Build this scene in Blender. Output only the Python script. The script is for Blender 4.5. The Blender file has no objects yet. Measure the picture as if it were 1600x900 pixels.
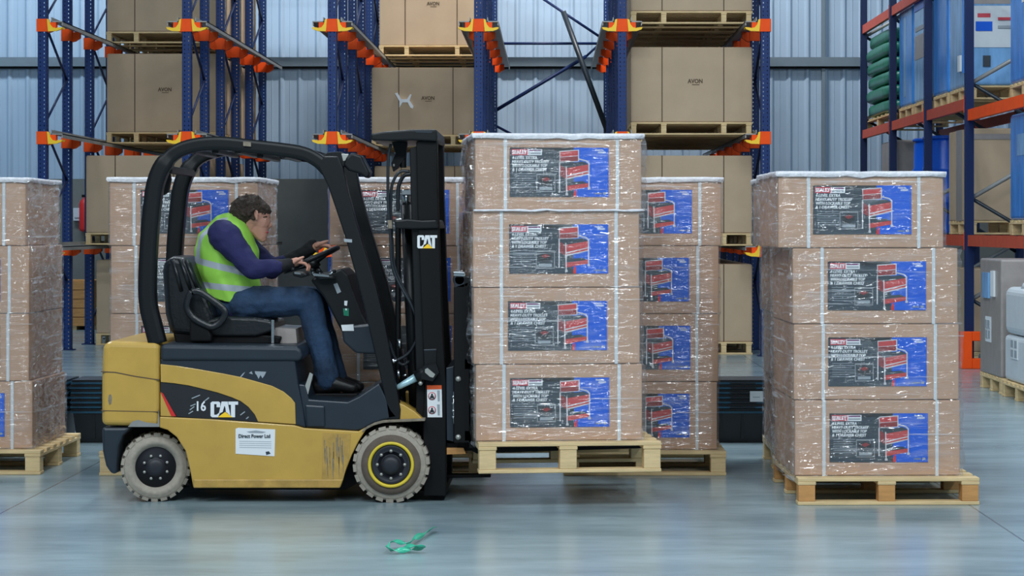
import bpy, bmesh, math, random
from mathutils import Vector, Matrix, noise
random.seed(7)
SC = bpy.context.scene
COL = SC.collection
F = 3540.0            # focal length in pixels of a 1600 px wide frame
HC = 1.525            # camera height
# ------------------------------------------------------------------ camera
cam = bpy.data.cameras.new('camera'); camo = bpy.data.objects.new('camera', cam); COL.objects.link(camo)
camo.location = (0, 0, HC); camo.rotation_euler = (math.pi/2, 0, 0)
cam.sensor_width = 36; cam.lens = F*36/1600
cam.shift_x = -60/1600; cam.shift_y = -95/1600
cam.clip_end = 200
SC.camera = camo
SC.view_settings.view_transform = 'Standard'; SC.view_settings.look = 'None'
SC.view_settings.exposure = -0.62; SC.view_settings.gamma = 1; SC.view_settings.use_curve_mapping = False
# ------------------------------------------------------------------ world and added lights
wd = bpy.data.worlds.new('world'); SC.world = wd; wd.use_nodes = True
bg = wd.node_tree.nodes['Background']; bg.inputs[0].default_value = (0.60, 0.80, 0.96, 1); bg.inputs[1].default_value = 0.36
def area(name, loc, rot, sx, sy, power, col):
    l = bpy.data.lights.new(name, 'AREA'); l.shape = 'RECTANGLE'; l.size = sx; l.size_y = sy; l.energy = power; l.color = col
    o = bpy.data.objects.new(name, l); o.location = loc; o.rotation_euler = rot; COL.objects.link(o); return o
COOL = (0.86, 0.95, 1.0)
# unseen rows of strip lights added over the aisle, for highlights on the film
for lx in (-7.5, -2.5, 2.5, 7.5):
    area('aisle_fill', (lx, 5.0, 8.2), (math.radians(26), 0, 0), 0.5, 3.2, 480, COOL)
    area('aisle_fill', (lx+.8, 16.5, 8.6), (math.radians(-4), 0, 0), 0.5, 3.2, 380, COOL)
area('aisle_fill', (-1.0, 1.0, 6.8), (math.radians(55), 0, 0), 6.0, 1.2, 520, COOL)  # added front fill, aimed at the goods from above the camera
area('aisle_fill', (.5, 19.5, 8.8), (math.radians(50), 0, 0), 9.0, 0.5, 470, COOL)  # added fill that brightens the front of the rack
# unseen lights added above the drive-in rack to brighten the end wall
area('wall_fill', (-7.9, 30.5, 8.9), (math.radians(42), 0, 0), 4.5, 0.8, 600, (0.76, 0.90, 1.0))
area('wall_fill', (0.3, 30.6, 9.6), (math.radians(44), 0, math.radians(4)), 2.2, 0.3, 950, (1.0, 0.97, 0.93))
area('wall_fill', (6.4, 29.0, 9.2), (math.radians(35), 0, math.radians(20)), .5, 0.3, 50, (0.66, 0.88, 1.0))

# ------------------------------------------------------------------ materials
def lin(c):
    return tuple(((v/255)/12.92 if v/255 <= .04045 else (((v/255)+.055)/1.055)**2.4) for v in c)
MATS = {}
def mat(name, rgb, rough=.6, metal=0., var=0., scale=8., bump=0., bscale=60., spec=None, stretch=(1, 1, 1), coat=0.):
    if name in MATS: return MATS[name]
    m = bpy.data.materials.new(name); m.use_nodes = True; nt = m.node_tree; N = nt.nodes; L = nt.links
    b = N['Principled BSDF']; c = lin(rgb)
    b.inputs['Base Color'].default_value = (*c, 1); b.inputs['Roughness'].default_value = rough; b.inputs['Metallic'].default_value = metal
    if spec is not None: b.inputs['Specular IOR Level'].default_value = spec
    if coat: b.inputs['Coat Weight'].default_value = coat; b.inputs['Coat Roughness'].default_value = .1
    if var or bump:
        tc = N.new('ShaderNodeTexCoord'); mp = N.new('ShaderNodeMapping'); mp.inputs['Scale'].default_value = stretch
        L.new(tc.outputs['Object'], mp.inputs[0])
    if var:
        n = N.new('ShaderNodeTexNoise'); n.inputs['Scale'].default_value = scale; n.inputs['Detail'].default_value = 5; n.inputs['Roughness'].default_value = .6
        L.new(mp.outputs[0], n.inputs['Vector'])
        r = N.new('ShaderNodeValToRGB'); r.color_ramp.elements[0].position = .3; r.color_ramp.elements[1].position = .7
        r.color_ramp.elements[0].color = (*[v*(1-var) for v in c], 1); r.color_ramp.elements[1].color = (*[min(1, v*(1+var)) for v in c], 1)
        L.new(n.outputs[0], r.inputs[0]); L.new(r.outputs[0], b.inputs['Base Color'])
    if bump:
        n2 = N.new('ShaderNodeTexNoise'); n2.inputs['Scale'].default_value = bscale; n2.inputs['Detail'].default_value = 4
        L.new(mp.outputs[0], n2.inputs['Vector'])
        bp = N.new('ShaderNodeBump'); bp.inputs['Strength'].default_value = bump; bp.inputs['Distance'].default_value = .01
        L.new(n2.outputs[0], bp.inputs['Height']); L.new(bp.outputs[0], b.inputs['Normal'])
    MATS[name] = m; return m

card = mat('cardboard', (186, 150, 124), .75, var=.05, scale=5, bump=.08, bscale=90)
card2 = mat('cardboard_plain', (184, 160, 132), .8, var=.05, scale=2.5)
wood = mat('pallet_wood', (214, 186, 138), .75, var=.16, scale=5, stretch=(1, 1, 8), bump=.15, bscale=30)
wood2 = mat('pallet_wood_orange', (196, 142, 84), .75, var=.18, scale=6, stretch=(1, 1, 5))
strapm = mat('strap_plastic', (205, 210, 214), .45)
seamm = mat('seam_dark', (92, 74, 56), .8)
navy = mat('rack_navy', (14, 34, 78), .45, spec=.3)
orange = mat('rack_orange', (248, 84, 20), .55, var=.06, spec=.2)
beamo = mat('beam_orange', (196, 78, 52), .55, var=.1)
yel = mat('guide_yellow', (255, 204, 36), .45)
galv = mat('galvanised', (150, 150, 148), .5, metal=.35, var=.12, scale=6)
black = mat('truck_black', (15, 18, 21), .42, spec=.3)
blackm = mat('matt_black', (12, 13, 15), .6, spec=.2)
slate = mat('truck_slate', (30, 40, 50), .40, var=.08, scale=12)
tyellow = mat('truck_yellow', (190, 152, 68), .42, var=.08, scale=6, coat=.15)
tyellow_w = mat('truck_yellow_worn', (178, 142, 70), .5, var=.2, scale=14)
chrome = mat('chrome', (200, 205, 208), .22, metal=1.)
boltm = mat('bolt_grey', (176, 176, 170), .4, metal=.6)
rubber = mat('tyre_dusty', (156, 147, 134), .85, var=.12, scale=30, bump=.3, bscale=50)
rubber2 = mat('tyre_sidewall', (92, 80, 70), .8, var=.18, scale=20)
hubm = mat('hub_dark', (30, 32, 40), .5)
ringy = mat('ring_yellow', (216, 190, 50), .5, var=.08)
white = mat('white_print', (225, 228, 230), .5)
greyp = mat('grey_print', (150, 158, 164), .5)
redp = mat('red_print', (206, 36, 34), .5)
orangep = mat('orange_print', (222, 88, 30), .5)
blackp = mat('black_print', (24, 26, 30), .5)
darkp = mat('dark_print', (44, 56, 66), .45, var=.15, scale=5)
bluep = mat('blue_print', (0, 88, 206), .5, spec=.3)
purplep = mat('purple_print', (110, 40, 96), .5)
pinkp = mat('logo_red', (196, 60, 74), .5)
chestr = mat('chest_red', (190, 58, 56), .45)
chestd = mat('chest_dark_red', (134, 34, 34), .45)
chests = mat('chest_silver', (196, 196, 200), .4)
print_g = mat('small_print', (120, 130, 138), .5)
inset = mat('inset_print', (134, 140, 144), .5)
vinyl = mat('seat_vinyl', (22, 26, 30), .34, bump=.2, bscale=40)
hivis = mat('hi_vis_green', (148, 206, 76), .7, var=.05, scale=10)
reflect = mat('reflective_tape', (168, 176, 184), .35)
jumper = mat('jumper_navy', (26, 27, 76), .85, var=.12, scale=18, bump=.3, bscale=70)
cuffm = mat('cuff_black', (14, 14, 18), .8)
denim = mat('denim', (32, 56, 84), .85, var=.42, scale=9, bump=.35, bscale=60)
skin = mat('skin', (206, 150, 128), .5, var=.05, scale=25)
hairm = mat('hair_brown', (66, 52, 42), .7, var=.35, scale=60, bump=.8, bscale=120)
shoem = mat('shoe_black', (18, 18, 20), .45)
tote = mat('tote_black', (20, 26, 32), .4)
toteb = mat('tote_teal_rim', (34, 84, 108), .3, var=.15)
blockw = mat('dado_blockwork', (112, 116, 114), .9, var=.12, scale=2, bump=.1)
signw = mat('panel_white', (196, 205, 214), .6)
tapew = mat('tape_white', (226, 228, 232), .5)
bagg = mat('bag_green', (30, 122, 92), .3, var=.25, scale=6, bump=.6, bscale=9)
bluef = mat('blue_film', (64, 140, 222), .2, var=.25, scale=3.5, bump=.5, bscale=8, stretch=(2, 2, .6))
bluef2 = mat('blue_film_pale', (120, 166, 210), .2, var=.28, scale=3, bump=.5, bscale=8, stretch=(2, 2, .5))
drumb = mat('drum_blue', (14, 92, 214), .3)
greyw = mat('grey_wrap', (150, 142, 138), .35, var=.08, bump=.4, bscale=12)
whitew = mat('white_wrap', (206, 212, 216), .35, var=.04, bump=.3, bscale=10)
rimw = mat('film_roll', (226, 224, 228), .3, var=.1, scale=30, bump=1., bscale=40)
greenp = mat('green_strap', (56, 176, 142), .25)
rodb = mat('rod_pale_blue', (170, 205, 214), .3, metal=.3)
hosem = mat('hose', (34, 40, 46), .35)
tan = mat('dried_mud', (128, 118, 102), .9, var=.3, scale=40)

def nodes_mat(name):
    m = bpy.data.materials.new(name); m.use_nodes = True; return m, m.node_tree.nodes, m.node_tree.links
def mth(N, L, op, a, b=None, c=None):
    n = N.new('ShaderNodeMath'); n.operation = op
    for i, v in enumerate((a, b, c)):
        if v is None: continue
        if isinstance(v, (int, float)): n.inputs[i].default_value = v
        else: L.new(v, n.inputs[i])
    return n.outputs[0]
# floor: polished concrete with sweep marks and two saw-cut joints
fm, N, L = nodes_mat('polished_concrete'); b = N['Principled BSDF']
tc = N.new('ShaderNodeTexCoord')
mp = N.new('ShaderNodeMapping'); mp.inputs['Scale'].default_value = (.55, 1.6, 1); L.new(tc.outputs['Object'], mp.inputs[0])
n1 = N.new('ShaderNodeTexNoise'); n1.inputs['Scale'].default_value = 1.3; n1.inputs['Detail'].default_value = 7; n1.inputs['Roughness'].default_value = .62; L.new(mp.outputs[0], n1.inputs['Vector'])
mp2 = N.new('ShaderNodeMapping'); mp2.inputs['Scale'].default_value = (1.5, 5, 1); L.new(tc.outputs['Object'], mp2.inputs[0])
n2 = N.new('ShaderNodeTexNoise'); n2.inputs['Scale'].default_value = 2.2; n2.inputs['Detail'].default_value = 5; L.new(mp2.outputs[0], n2.inputs['Vector'])
r = N.new('ShaderNodeValToRGB'); r.color_ramp.elements[0].position = .32; r.color_ramp.elements[1].position = .70
r.color_ramp.elements[0].color = (*lin((118, 138, 146)), 1); r.color_ramp.elements[1].color = (*lin((158, 176, 180)), 1)
mixn = mth(N, L, 'ADD', mth(N, L, 'MULTIPLY', n1.outputs[0], .78), mth(N, L, 'MULTIPLY', n2.outputs[0], .22)); L.new(mixn, r.inputs[0])
mp3 = N.new('ShaderNodeMapping'); mp3.inputs['Scale'].default_value = (2.2, 11, 1); mp3.inputs['Location'].default_value = (3, 7, 0); L.new(tc.outputs['Object'], mp3.inputs[0])
n3 = N.new('ShaderNodeTexNoise'); n3.inputs['Scale'].default_value = 1.7; n3.inputs['Detail'].default_value = 3; L.new(mp3.outputs[0], n3.inputs['Vector'])
scuff = N.new('ShaderNodeMapRange'); scuff.inputs[1].default_value = .66; scuff.inputs[2].default_value = .74; L.new(n3.outputs[0], scuff.inputs[0])
sx = N.new('ShaderNodeSeparateXYZ'); L.new(tc.outputs['Object'], sx.inputs[0])
j1 = mth(N, L, 'LESS_THAN', mth(N, L, 'ABSOLUTE', mth(N, L, 'SUBTRACT', sx.outputs[0], -2.93)), .006)
j2 = mth(N, L, 'LESS_THAN', mth(N, L, 'ABSOLUTE', mth(N, L, 'SUBTRACT', sx.outputs[0], 2.30)), .006)
jj = mth(N, L, 'MAXIMUM', j1, j2)
tot = mth(N, L, 'MINIMUM', mth(N, L, 'ADD', mth(N, L, 'MULTIPLY', jj, .6), mth(N, L, 'MULTIPLY', scuff.outputs[0], .28)), 1)
mx = N.new('ShaderNodeMixRGB'); L.new(tot, mx.inputs[0]); L.new(r.outputs[0], mx.inputs[1]); mx.inputs[2].default_value = (*lin((60, 70, 76)), 1)
L.new(mx.outputs[0], b.inputs['Base Color'])
rr = N.new('ShaderNodeMapRange'); rr.inputs[3].default_value = .14; rr.inputs[4].default_value = .32; L.new(n1.outputs[0], rr.inputs[0]); L.new(rr.outputs[0], b.inputs['Roughness'])
b.inputs['Specular IOR Level'].default_value = .6
# stretch film: mostly clear, milky streaks for overlaps and painted-in highlights, glossy wrinkles
def film_mat(name, milky, gloss, wr=((3.5, 3.5, 20), 12, .03)):
    m, N, L = nodes_mat(name); N.remove(N['Principled BSDF']); out = N['Material Output']
    tc = N.new('ShaderNodeTexCoord')
    mp = N.new('ShaderNodeMapping'); mp.inputs['Rotation'].default_value = (0, math.radians(9), 0); mp.inputs['Scale'].default_value = (1.0, 1.0, 26); L.new(tc.outputs['Object'], mp.inputs[0])
    n = N.new('ShaderNodeTexNoise'); n.inputs['Scale'].default_value = 1.5; n.inputs['Detail'].default_value = 5; n.inputs['Roughness'].default_value = .65; L.new(mp.outputs[0], n.inputs['Vector'])
    st = N.new('ShaderNodeMapRange'); st.inputs[1].default_value = .585; st.inputs[2].default_value = .66; st.inputs[3].default_value = 0; st.inputs[4].default_value = milky; L.new(n.outputs[0], st.inputs[0])
    mpb = N.new('ShaderNodeMapping'); mpb.inputs['Rotation'].default_value = (0, math.radians(-14), 0); mpb.inputs['Scale'].default_value = (2.2, 2.2, 9); L.new(tc.outputs['Object'], mpb.inputs[0])
    nb = N.new('ShaderNodeTexNoise'); nb.inputs['Scale'].default_value = 1.8; nb.inputs['Detail'].default_value = 3; L.new(mpb.outputs[0], nb.inputs['Vector'])
    sb = N.new('ShaderNodeMapRange'); sb.inputs[1].default_value = .54; sb.inputs[2].default_value = .76; sb.inputs[3].default_value = .02; sb.inputs[4].default_value = .02+milky*.55; L.new(nb.outputs[0], sb.inputs[0])
    fac = mth(N, L, 'MINIMUM', mth(N, L, 'ADD', st.outputs[0], sb.outputs[0]), .8)
    tr = N.new('ShaderNodeBsdfTransparent'); df = N.new('ShaderNodeBsdfDiffuse'); df.inputs[0].default_value = (.78, .80, .84, 1)
    m1 = N.new('ShaderNodeMixShader'); L.new(fac, m1.inputs[0]); L.new(tr.outputs[0], m1.inputs[1]); L.new(df.outputs[0], m1.inputs[2])
    mp3 = N.new('ShaderNodeMapping'); mp3.inputs['Rotation'].default_value = (math.radians(wr[1]), math.radians(wr[1]), 0); mp3.inputs['Scale'].default_value = wr[0]; L.new(tc.outputs['Object'], mp3.inputs[0])
    n3 = N.new('ShaderNodeTexNoise'); n3.inputs['Scale'].default_value = 1.6; n3.inputs['Detail'].default_value = 3; n3.inputs['Distortion'].default_value = .6; L.new(mp3.outputs[0], n3.inputs['Vector'])
    bp = N.new('ShaderNodeBump'); bp.inputs['Strength'].default_value = 1.; bp.inputs['Distance'].default_value = wr[2]; L.new(n3.outputs[0], bp.inputs['Height'])
    gl = N.new('ShaderNodeBsdfGlossy'); gl.inputs['Roughness'].default_value = .09; gl.inputs[0].default_value = (1, 1, 1, 1); L.new(bp.outputs[0], gl.inputs['Normal'])
    m2 = N.new('ShaderNodeMixShader'); m2.inputs[0].default_value = gloss; L.new(m1.outputs[0], m2.inputs[1]); L.new(gl.outputs[0], m2.inputs[2])
    L.new(m2.outputs[0], out.inputs[0]); return m
film = film_mat('stretch_film', .36, .08)
film2 = film_mat('stretch_film_slack_glint', .55, .30, ((4, 4, 13), -32, .075))  # slack film on the sides; extra milkiness paints in white glints
# perforated rack upright: real see-through slots
pm, N, L = nodes_mat('perforated_navy'); b = N['Principled BSDF']; b.inputs['Base Color'].default_value = (*lin((14, 47, 102)), 1); b.inputs['Roughness'].default_value = .45; b.inputs['Specular IOR Level'].default_value = .3
tc = N.new('ShaderNodeTexCoord'); s1 = N.new('ShaderNodeSeparateXYZ'); L.new(tc.outputs['Object'], s1.inputs[0])
ge = N.new('ShaderNodeNewGeometry'); s2 = N.new('ShaderNodeSeparateXYZ'); L.new(ge.outputs['Normal'], s2.inputs[0])
isx = mth(N, L, 'GREATER_THAN', mth(N, L, 'ABSOLUTE', s2.outputs[0]), .5)
u = mth(N, L, 'ADD', mth(N, L, 'MULTIPLY', isx, s1.outputs[1]), mth(N, L, 'MULTIPLY', mth(N, L, 'SUBTRACT', 1, isx), s1.outputs[0]))
colm = mth(N, L, 'LESS_THAN', mth(N, L, 'ABSOLUTE', mth(N, L, 'SUBTRACT', mth(N, L, 'ABSOLUTE', u), .024)), mth(N, L, 'ADD', .005, mth(N, L, 'MULTIPLY', isx, .004)))
zz = mth(N, L, 'ABSOLUTE', mth(N, L, 'SUBTRACT', mth(N, L, 'FRACT', mth(N, L, 'DIVIDE', s1.outputs[2], .05)), .5))
slot = mth(N, L, 'MULTIPLY', colm, mth(N, L, 'LESS_THAN', zz, mth(N, L, 'ADD', .17, mth(N, L, 'MULTIPLY', isx, .08))))
L.new(mth(N, L, 'SUBTRACT', 1, slot), b.inputs['Alpha'])
perf = pm
# profiled wall sheet and girts
sheet = mat('wall_sheet', (158, 180, 202), .45, var=.05, scale=.7)
girtm = mat('girt', (104, 120, 132), .5, var=.05)

# ------------------------------------------------------------------ helpers
def W(px, py, Y): return Vector(((px-860)*Y/F, Y, HC-(py-355)*Y/F))
class MB:
    def __init__(s): s.v = []; s.f = []; s.m = []; s.sm = []; s.mats = []
    def mi(s, m):
        if m not in s.mats: s.mats.append(m)
        return s.mats.index(m)
    def add(s, vs, fs, m, smooth=False, M=None):
        o = len(s.v); i = s.mi(m)
        s.v += [tuple(M @ Vector(v)) if M else tuple(v) for v in vs]
        for f in fs: s.f.append([o+k for k in f]); s.m.append(i); s.sm.append(smooth)
        return s
    def box(s, a, b, m, M=None):
        x0, y0, z0 = a; x1, y1, z1 = b
        vs = [(x0, y0, z0), (x1, y0, z0), (x1, y1, z0), (x0, y1, z0), (x0, y0, z1), (x1, y0, z1), (x1, y1, z1), (x0, y1, z1)]
        return s.add(vs, [(0, 3, 2, 1), (4, 5, 6, 7), (0, 1, 5, 4), (1, 2, 6, 5), (2, 3, 7, 6), (3, 0, 4, 7)], m, False, M)
    def prism(s, pts, y0, y1, m, M=None):          # pts = [(x, z)]
        n = len(pts); A = sum(pts[i][0]*pts[(i+1) % n][1]-pts[(i+1) % n][0]*pts[i][1] for i in range(n))
        if A < 0: pts = pts[::-1]
        vs = [(x, y0, z) for x, z in pts]+[(x, y1, z) for x, z in pts]
        fs = [list(range(n)), list(range(2*n-1, n-1, -1))]+[(i, i+n, (i+1) % n+n, (i+1) % n) for i in range(n)]
        return s.add(vs, fs, m, False, M)
    def px(s, pts, y0, y1, m, Y=None):              # outline traced at depth Y (default y0)
        Y = y0 if Y is None else Y
        w = [W(a, b, Y) for a, b in pts]
        return s.prism([(p.x, p.z) for p in w], y0, y1, m)
    def tube(s, path, r, m, n=10, cap=True, sq=False):
        P = [Vector(p) for p in path]; K = len(P); R = r if isinstance(r, (list, tuple)) else [r]*K
        t = (P[1]-P[0]).normalized(); up = Vector((0, 0, 1)) if abs(t.z) < .9 else Vector((0, 1, 0))
        vs = []; nx = (up-t*up.dot(t)).normalized()
        for k in range(K):
            tt = ((P[min(k+1, K-1)]-P[max(k-1, 0)])).normalized(); nx = (nx-tt*nx.dot(tt)).normalized(); ny = tt.cross(nx)
            for i in range(n):
                a = 2*math.pi*(i+.5)/n; c, d = math.cos(a), math.sin(a)
                if sq: c = max(-.9, min(.9, c*1.35)); d = max(-.9, min(.9, d*1.35))
                vs.append(P[k]+R[k]*(c*nx+d*ny))
        fs = [(k*n+i, k*n+(i+1) % n, (k+1)*n+(i+1) % n, (k+1)*n+i) for k in range(K-1) for i in range(n)]
        if cap: fs += [list(range(n))[::-1], [(K-1)*n+i for i in range(n)]]
        return s.add(vs, fs, m, True)
    def lathe(s, prof, c, axis, m, n=32, M=None, cap=True):   # prof=[(r, h)], axis 'y' or 'z'
        vs = []
        for r, h in prof:
            for i in range(n):
                a = 2*math.pi*i/n
                vs.append((c[0]+r*math.cos(a), c[1]+h, c[2]+r*math.sin(a)) if axis == 'y' else (c[0]+r*math.cos(a), c[1]+r*math.sin(a), c[2]+h))
        K = len(prof); fs = [(k*n+i, k*n+(i+1) % n, (k+1)*n+(i+1) % n, (k+1)*n+i) for k in range(K-1) for i in range(n)]
        if cap: fs += [list(range(n))[::-1], [(K-1)*n+i for i in range(n)]]
        return s.add(vs, fs, m, True, M)
    def quad(s, a, b, c, d, m, M=None): return s.add([a, b, c, d], [(0, 1, 2, 3)], m, False, M)
    def mesh(s, name, off=None):
        me = bpy.data.meshes.new(name)
        vs = [tuple(Vector(v)-off) for v in s.v] if off is not None else s.v
        me.from_pydata(vs, [], s.f)
        for m in s.mats: me.materials.append(m)
        me.polygons.foreach_set('material_index', s.m); me.polygons.foreach_set('use_smooth', s.sm)
        bm = bmesh.new(); bm.from_mesh(me); bmesh.ops.recalc_face_normals(bm, faces=bm.faces); bm.to_mesh(me); bm.free()
        me.update(); return me
    def build(s, name, parent=None, bevel=0., loc=None, seg=2, recalc=True, auto=False):
        off = None
        if parent is not None and loc is None: off = wloc(parent)
        if loc is not None and parent is None: off = Vector(loc)
        me = s.mesh(name, off); o = bpy.data.objects.new(name, me); COL.objects.link(o)
        if parent is not None: o.parent = parent
        if loc is not None: o.location = loc
        if bevel:
            md = o.modifiers.new('bevel', 'BEVEL'); md.width = bevel; md.segments = seg; md.limit_method = 'ANGLE'; md.angle_limit = math.radians(35); md.harden_normals = False
            for p in me.polygons: p.use_smooth = False
        return o
def wloc(o):
    v = Vector(o.location)
    while o.parent is not None: o = o.parent; v = v+Vector(o.location)
    return v
def tag(o, label=None, cat=None, group=None, kind=None):
    if label: o['label'] = label
    if cat: o['category'] = cat
    if group: o['group'] = group
    if kind: o['kind'] = kind
    return o
def empty(name, loc, rz=0):
    o = bpy.data.objects.new(name, None); o.empty_display_size = .1; o.location = loc; o.rotation_euler = (0, 0, rz); COL.objects.link(o); return o
def raw(name, me, parent=None, loc=(0, 0, 0), rz=0):
    o = bpy.data.objects.new(name, me); COL.objects.link(o); o.parent = parent; o.location = loc; o.rotation_euler = (0, 0, rz); return o
def kids(o): return [c for c in bpy.data.objects if c.parent == o]
def catmull(P, sub=6):
    P = [Vector(p) for p in P]; out = []
    for i in range(len(P)-1):
        a = P[max(i-1, 0)]; b = P[i]; c = P[i+1]; d = P[min(i+2, len(P)-1)]
        for k in range(sub):
            t = k/sub; out.append(.5*((2*b)+(c-a)*t+(2*a-5*b+4*c-d)*t*t+(3*b-a-3*c+d)*t**3))
    out.append(P[-1]); return out
_TX = {}
def text(s, body):
    if body in _TX: return _TX[body]
    cu = bpy.data.curves.new('t', 'FONT'); cu.body = body; cu.size = 1; cu.resolution_u = 2
    o = bpy.data.objects.new('t', cu); COL.objects.link(o); dg = bpy.context.evaluated_depsgraph_get(); dg.update()
    me = bpy.data.meshes.new_from_object(o.evaluated_get(dg)); vs = [v.co.copy() for v in me.vertices]; fs = [list(p.vertices) for p in me.polygons]
    bpy.data.objects.remove(o); bpy.data.curves.remove(cu); bpy.data.meshes.remove(me)
    x0 = min(v.x for v in vs); x1 = max(v.x for v in vs); y0 = min(v.y for v in vs); y1 = max(v.y for v in vs)
    _TX[body] = (vs, fs, x0, x1, y0, y1); return _TX[body]
def put_text(mb, body, x, z, w, h, y, m, shear=0., bold=0.):
    """letters fitted into width w and height h, lower left corner at (x, z), facing -Y"""
    vs, fs, x0, x1, y0, y1 = text(None, body)
    for dx in ((0,) if not bold else (-bold, 0, bold)):
        for dz in ((0,) if not bold else (-bold*.6, bold*.6)):
            V = [(x+dx+(v.x-x0)/(x1-x0)*w+shear*(v.y-y0)/(y1-y0)*h, y-(.00012*(dx+dz)/(bold or 1)), z+dz+(v.y-y0)/(y1-y0)*h) for v in vs]
            mb.add(V, fs, m)
# ------------------------------------------------------------------ the building
mb = MB(); mb.quad((-16, -6, 0), (16, -6, 0), (16, 35.3, 0), (-16, 35.3, 0), fm)
tag(mb.build('floor'), 'pale blue grey polished concrete warehouse floor with sweep marks and saw cut joints', None, None, 'structure')
WY = 35.0
mb = MB(); pts = []
x = -14.0
while x < 12.0:                                     # ribs of the profiled sheet
    pts += [(x, WY), (x+.035, WY-.03), (x+.065, WY-.03), (x+.10, WY), (x+.17, WY), (x+.175, WY-.006), (x+.185, WY-.006), (x+.19, WY)]
    x += .28
vs = [(a, b, 2.27) for a, b in pts]+[(a, b, 9.2) for a, b in pts]; n = len(pts)
mb.add(vs, [(i, i+1, i+1+n, i+n) for i in range(n-1)], sheet)
wb = mb.build('wall_back'); tag(wb, 'pale blue white profiled steel sheet wall behind the racks', None, None, 'structure')
mb = MB(); mb.box((-14, WY-.06, 0), (12, WY+.15, 2.27), blockw)
tag(mb.build('wall_back_lower'), 'grey lower wall of the warehouse below the steel sheets', None, None, 'structure')
for i, z in enumerate((4.0, 6.2)):
    mb = MB(); mb.box((-14, WY-.16, z), (12, WY-.03, z+.07), girtm).box((-14, WY-.16, z+.07), (12, WY-.14, z+.14), girtm).box((-14, WY-.10, z-.03), (12, WY-.02, z), blackm)
    tag(mb.build('trim_%d' % (i+1)), 'horizontal grey steel rail along the sheet wall', None, None, 'structure')
for i, px_ in enumerate((1283,)):
    X = W(px_, 0, WY).x
    mb = MB(); mb.box((X, WY-.10, 2.3), (X+.05, WY-.0, 9.2), girtm)
    tag(mb.build('trim_%d' % (i+3)), 'vertical grey joint strip on the sheet wall', None, None, 'structure')
mb = MB(); mb.box((-16, -6, 0), (-15.8, 35.3, 9.2), sheet); tag(mb.build('wall_left'), None, None, None, 'structure')
mb = MB(); mb.box((-16, -6, 10.2), (12.2, 35.3, 10.4), sheet); tag(mb.build('ceiling'), None, None, None, 'structure')
mb = MB(); mb.box((12.0, -6, 0), (12.2, 35.3, 9.2), sheet); tag(mb.build('wall_right'), None, None, None, 'structure')

# ------------------------------------------------------------------ drive-in rack
RS = 132.0
RX = [-6.0, -4.295, -2.576, -.848, .848, 2.538]
RY = [26.8, 28.15, 29.5, 30.9, 32.3, 33.8]
LV = [1.30, 2.63, 3.96]
rack = empty('drive_in_rack', (-1.73, 26.8, 0))
tag(rack, 'navy blue drive-in pallet rack with orange brackets and yellow guides, behind the forklift', 'pallet rack')
PH = 5.4
def post_mesh(web_front):
    m = MB(); w, d, t = .054, .05, .003
    m.box((-w, -d, 0), (w, -d+t, PH), perf); m.box((-w, -d, 0), (-w+t, d, PH), perf); m.box((w-t, -d, 0), (w, d, PH), perf)
    m.box((-w, d-t, 0), (-w+.025, d, PH), navy); m.box((w-.025, d-t, 0), (w, d, PH), navy)
    m.box((-.09, -.08, 0), (.09, .08, .012), navy)
    return m.mesh('post')
pme = post_mesh(True)
def bracket_mesh(left, right):
    m = MB(); m.prism([(-.062, .075), (.062, .075), (.066, -.075), (-.066, -.075)], -.062, -.048, orange)
    for sgn, on in ((-1, left), (1, right)):
        m.box((min(sgn*.054, sgn*.066), -.062, -.075), (max(sgn*.054, sgn*.066), .055, .075), orange)
        if on: m.prism([(sgn*.06, .03), (sgn*.06, -.085), (sgn*.10, -.075), (sgn*.16, -.035), (sgn*.16, .036), (sgn*.10, .036)], -.045, .05, orange)
    return m.mesh('bracket')
def guide_mesh(sgn):
    m = MB(); pts = [(sgn*.060, .074), (sgn*.084, .066), (sgn*.096, .012), (sgn*.125, -.026), (sgn*.17, -.036), (sgn*.24, -.026), (sgn*.225, -.050), (sgn*.17, -.070), (sgn*.072, -.074)]
    m.prism(pts, -.075, -.03, yel); m.prism([(sgn*.16, -.030), (sgn*.19, -.026), (sgn*.24, -.022), (sgn*.235, -.040)], -.05, .10, yel)
    return m.mesh('entry_guide')
BR = {(a, b): bracket_mesh(a, b) for a, b in ((0, 1), (1, 0), (1, 1))}
GD = {s: guide_mesh(s) for s in (-1, 1)}
rp = Vector(rack.location)
for i, X in enumerate(RX):
    for j, Y in enumerate(RY):
        p = raw('post', pme, rack, Vector((X, Y, 0))-rp)
        lr = (int(i > 0), int(i < len(RX)-1))
        for z in LV:
            raw('bracket', BR[lr], p, (0, 0, z-.05))
            if j == 0:
                for s, on in ((-1, lr[0]), (1, lr[1])):
                    if on: raw('entry_guide', GD[s], p, (0, 0, z-.05))
    for k in (0, 2, 4):                              # zigzag bracing of each upright frame
        m = MB(); z = .25; side = 0
        while z < PH-.6:
            a = Vector((X, RY[k]+.04, z)); b2 = Vector((X, RY[k+1]-.04, z+.62))
            if side: a.y, b2.y = b2.y, a.y
            m.tube([a, b2], .017, navy, 6); z += .62; side = 1-side
        m.build('frame_brace', rack)
    for z in LV:
        for s, on in ((-1, i > 0), (1, i < len(RX)-1)):
            if not on: continue
            m = MB(); x0 = X+s*.10; x1 = X+s*.235
            m.box((min(x0, x1), 26.76, z-.012), (max(x0, x1), 34.3, z), galv)
            m.box((min(x0, x0+s*.01), 26.76, z-.012), (max(x0, x0+s*.01), 34.3, z+.045), galv)
            m.prism([(x1, z), (x1, z-.05), (x1-s*.012, z-.05), (x1-s*.012, z)], 26.78, 34.3, galv)
            m.build('pallet_rail', rack)
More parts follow.
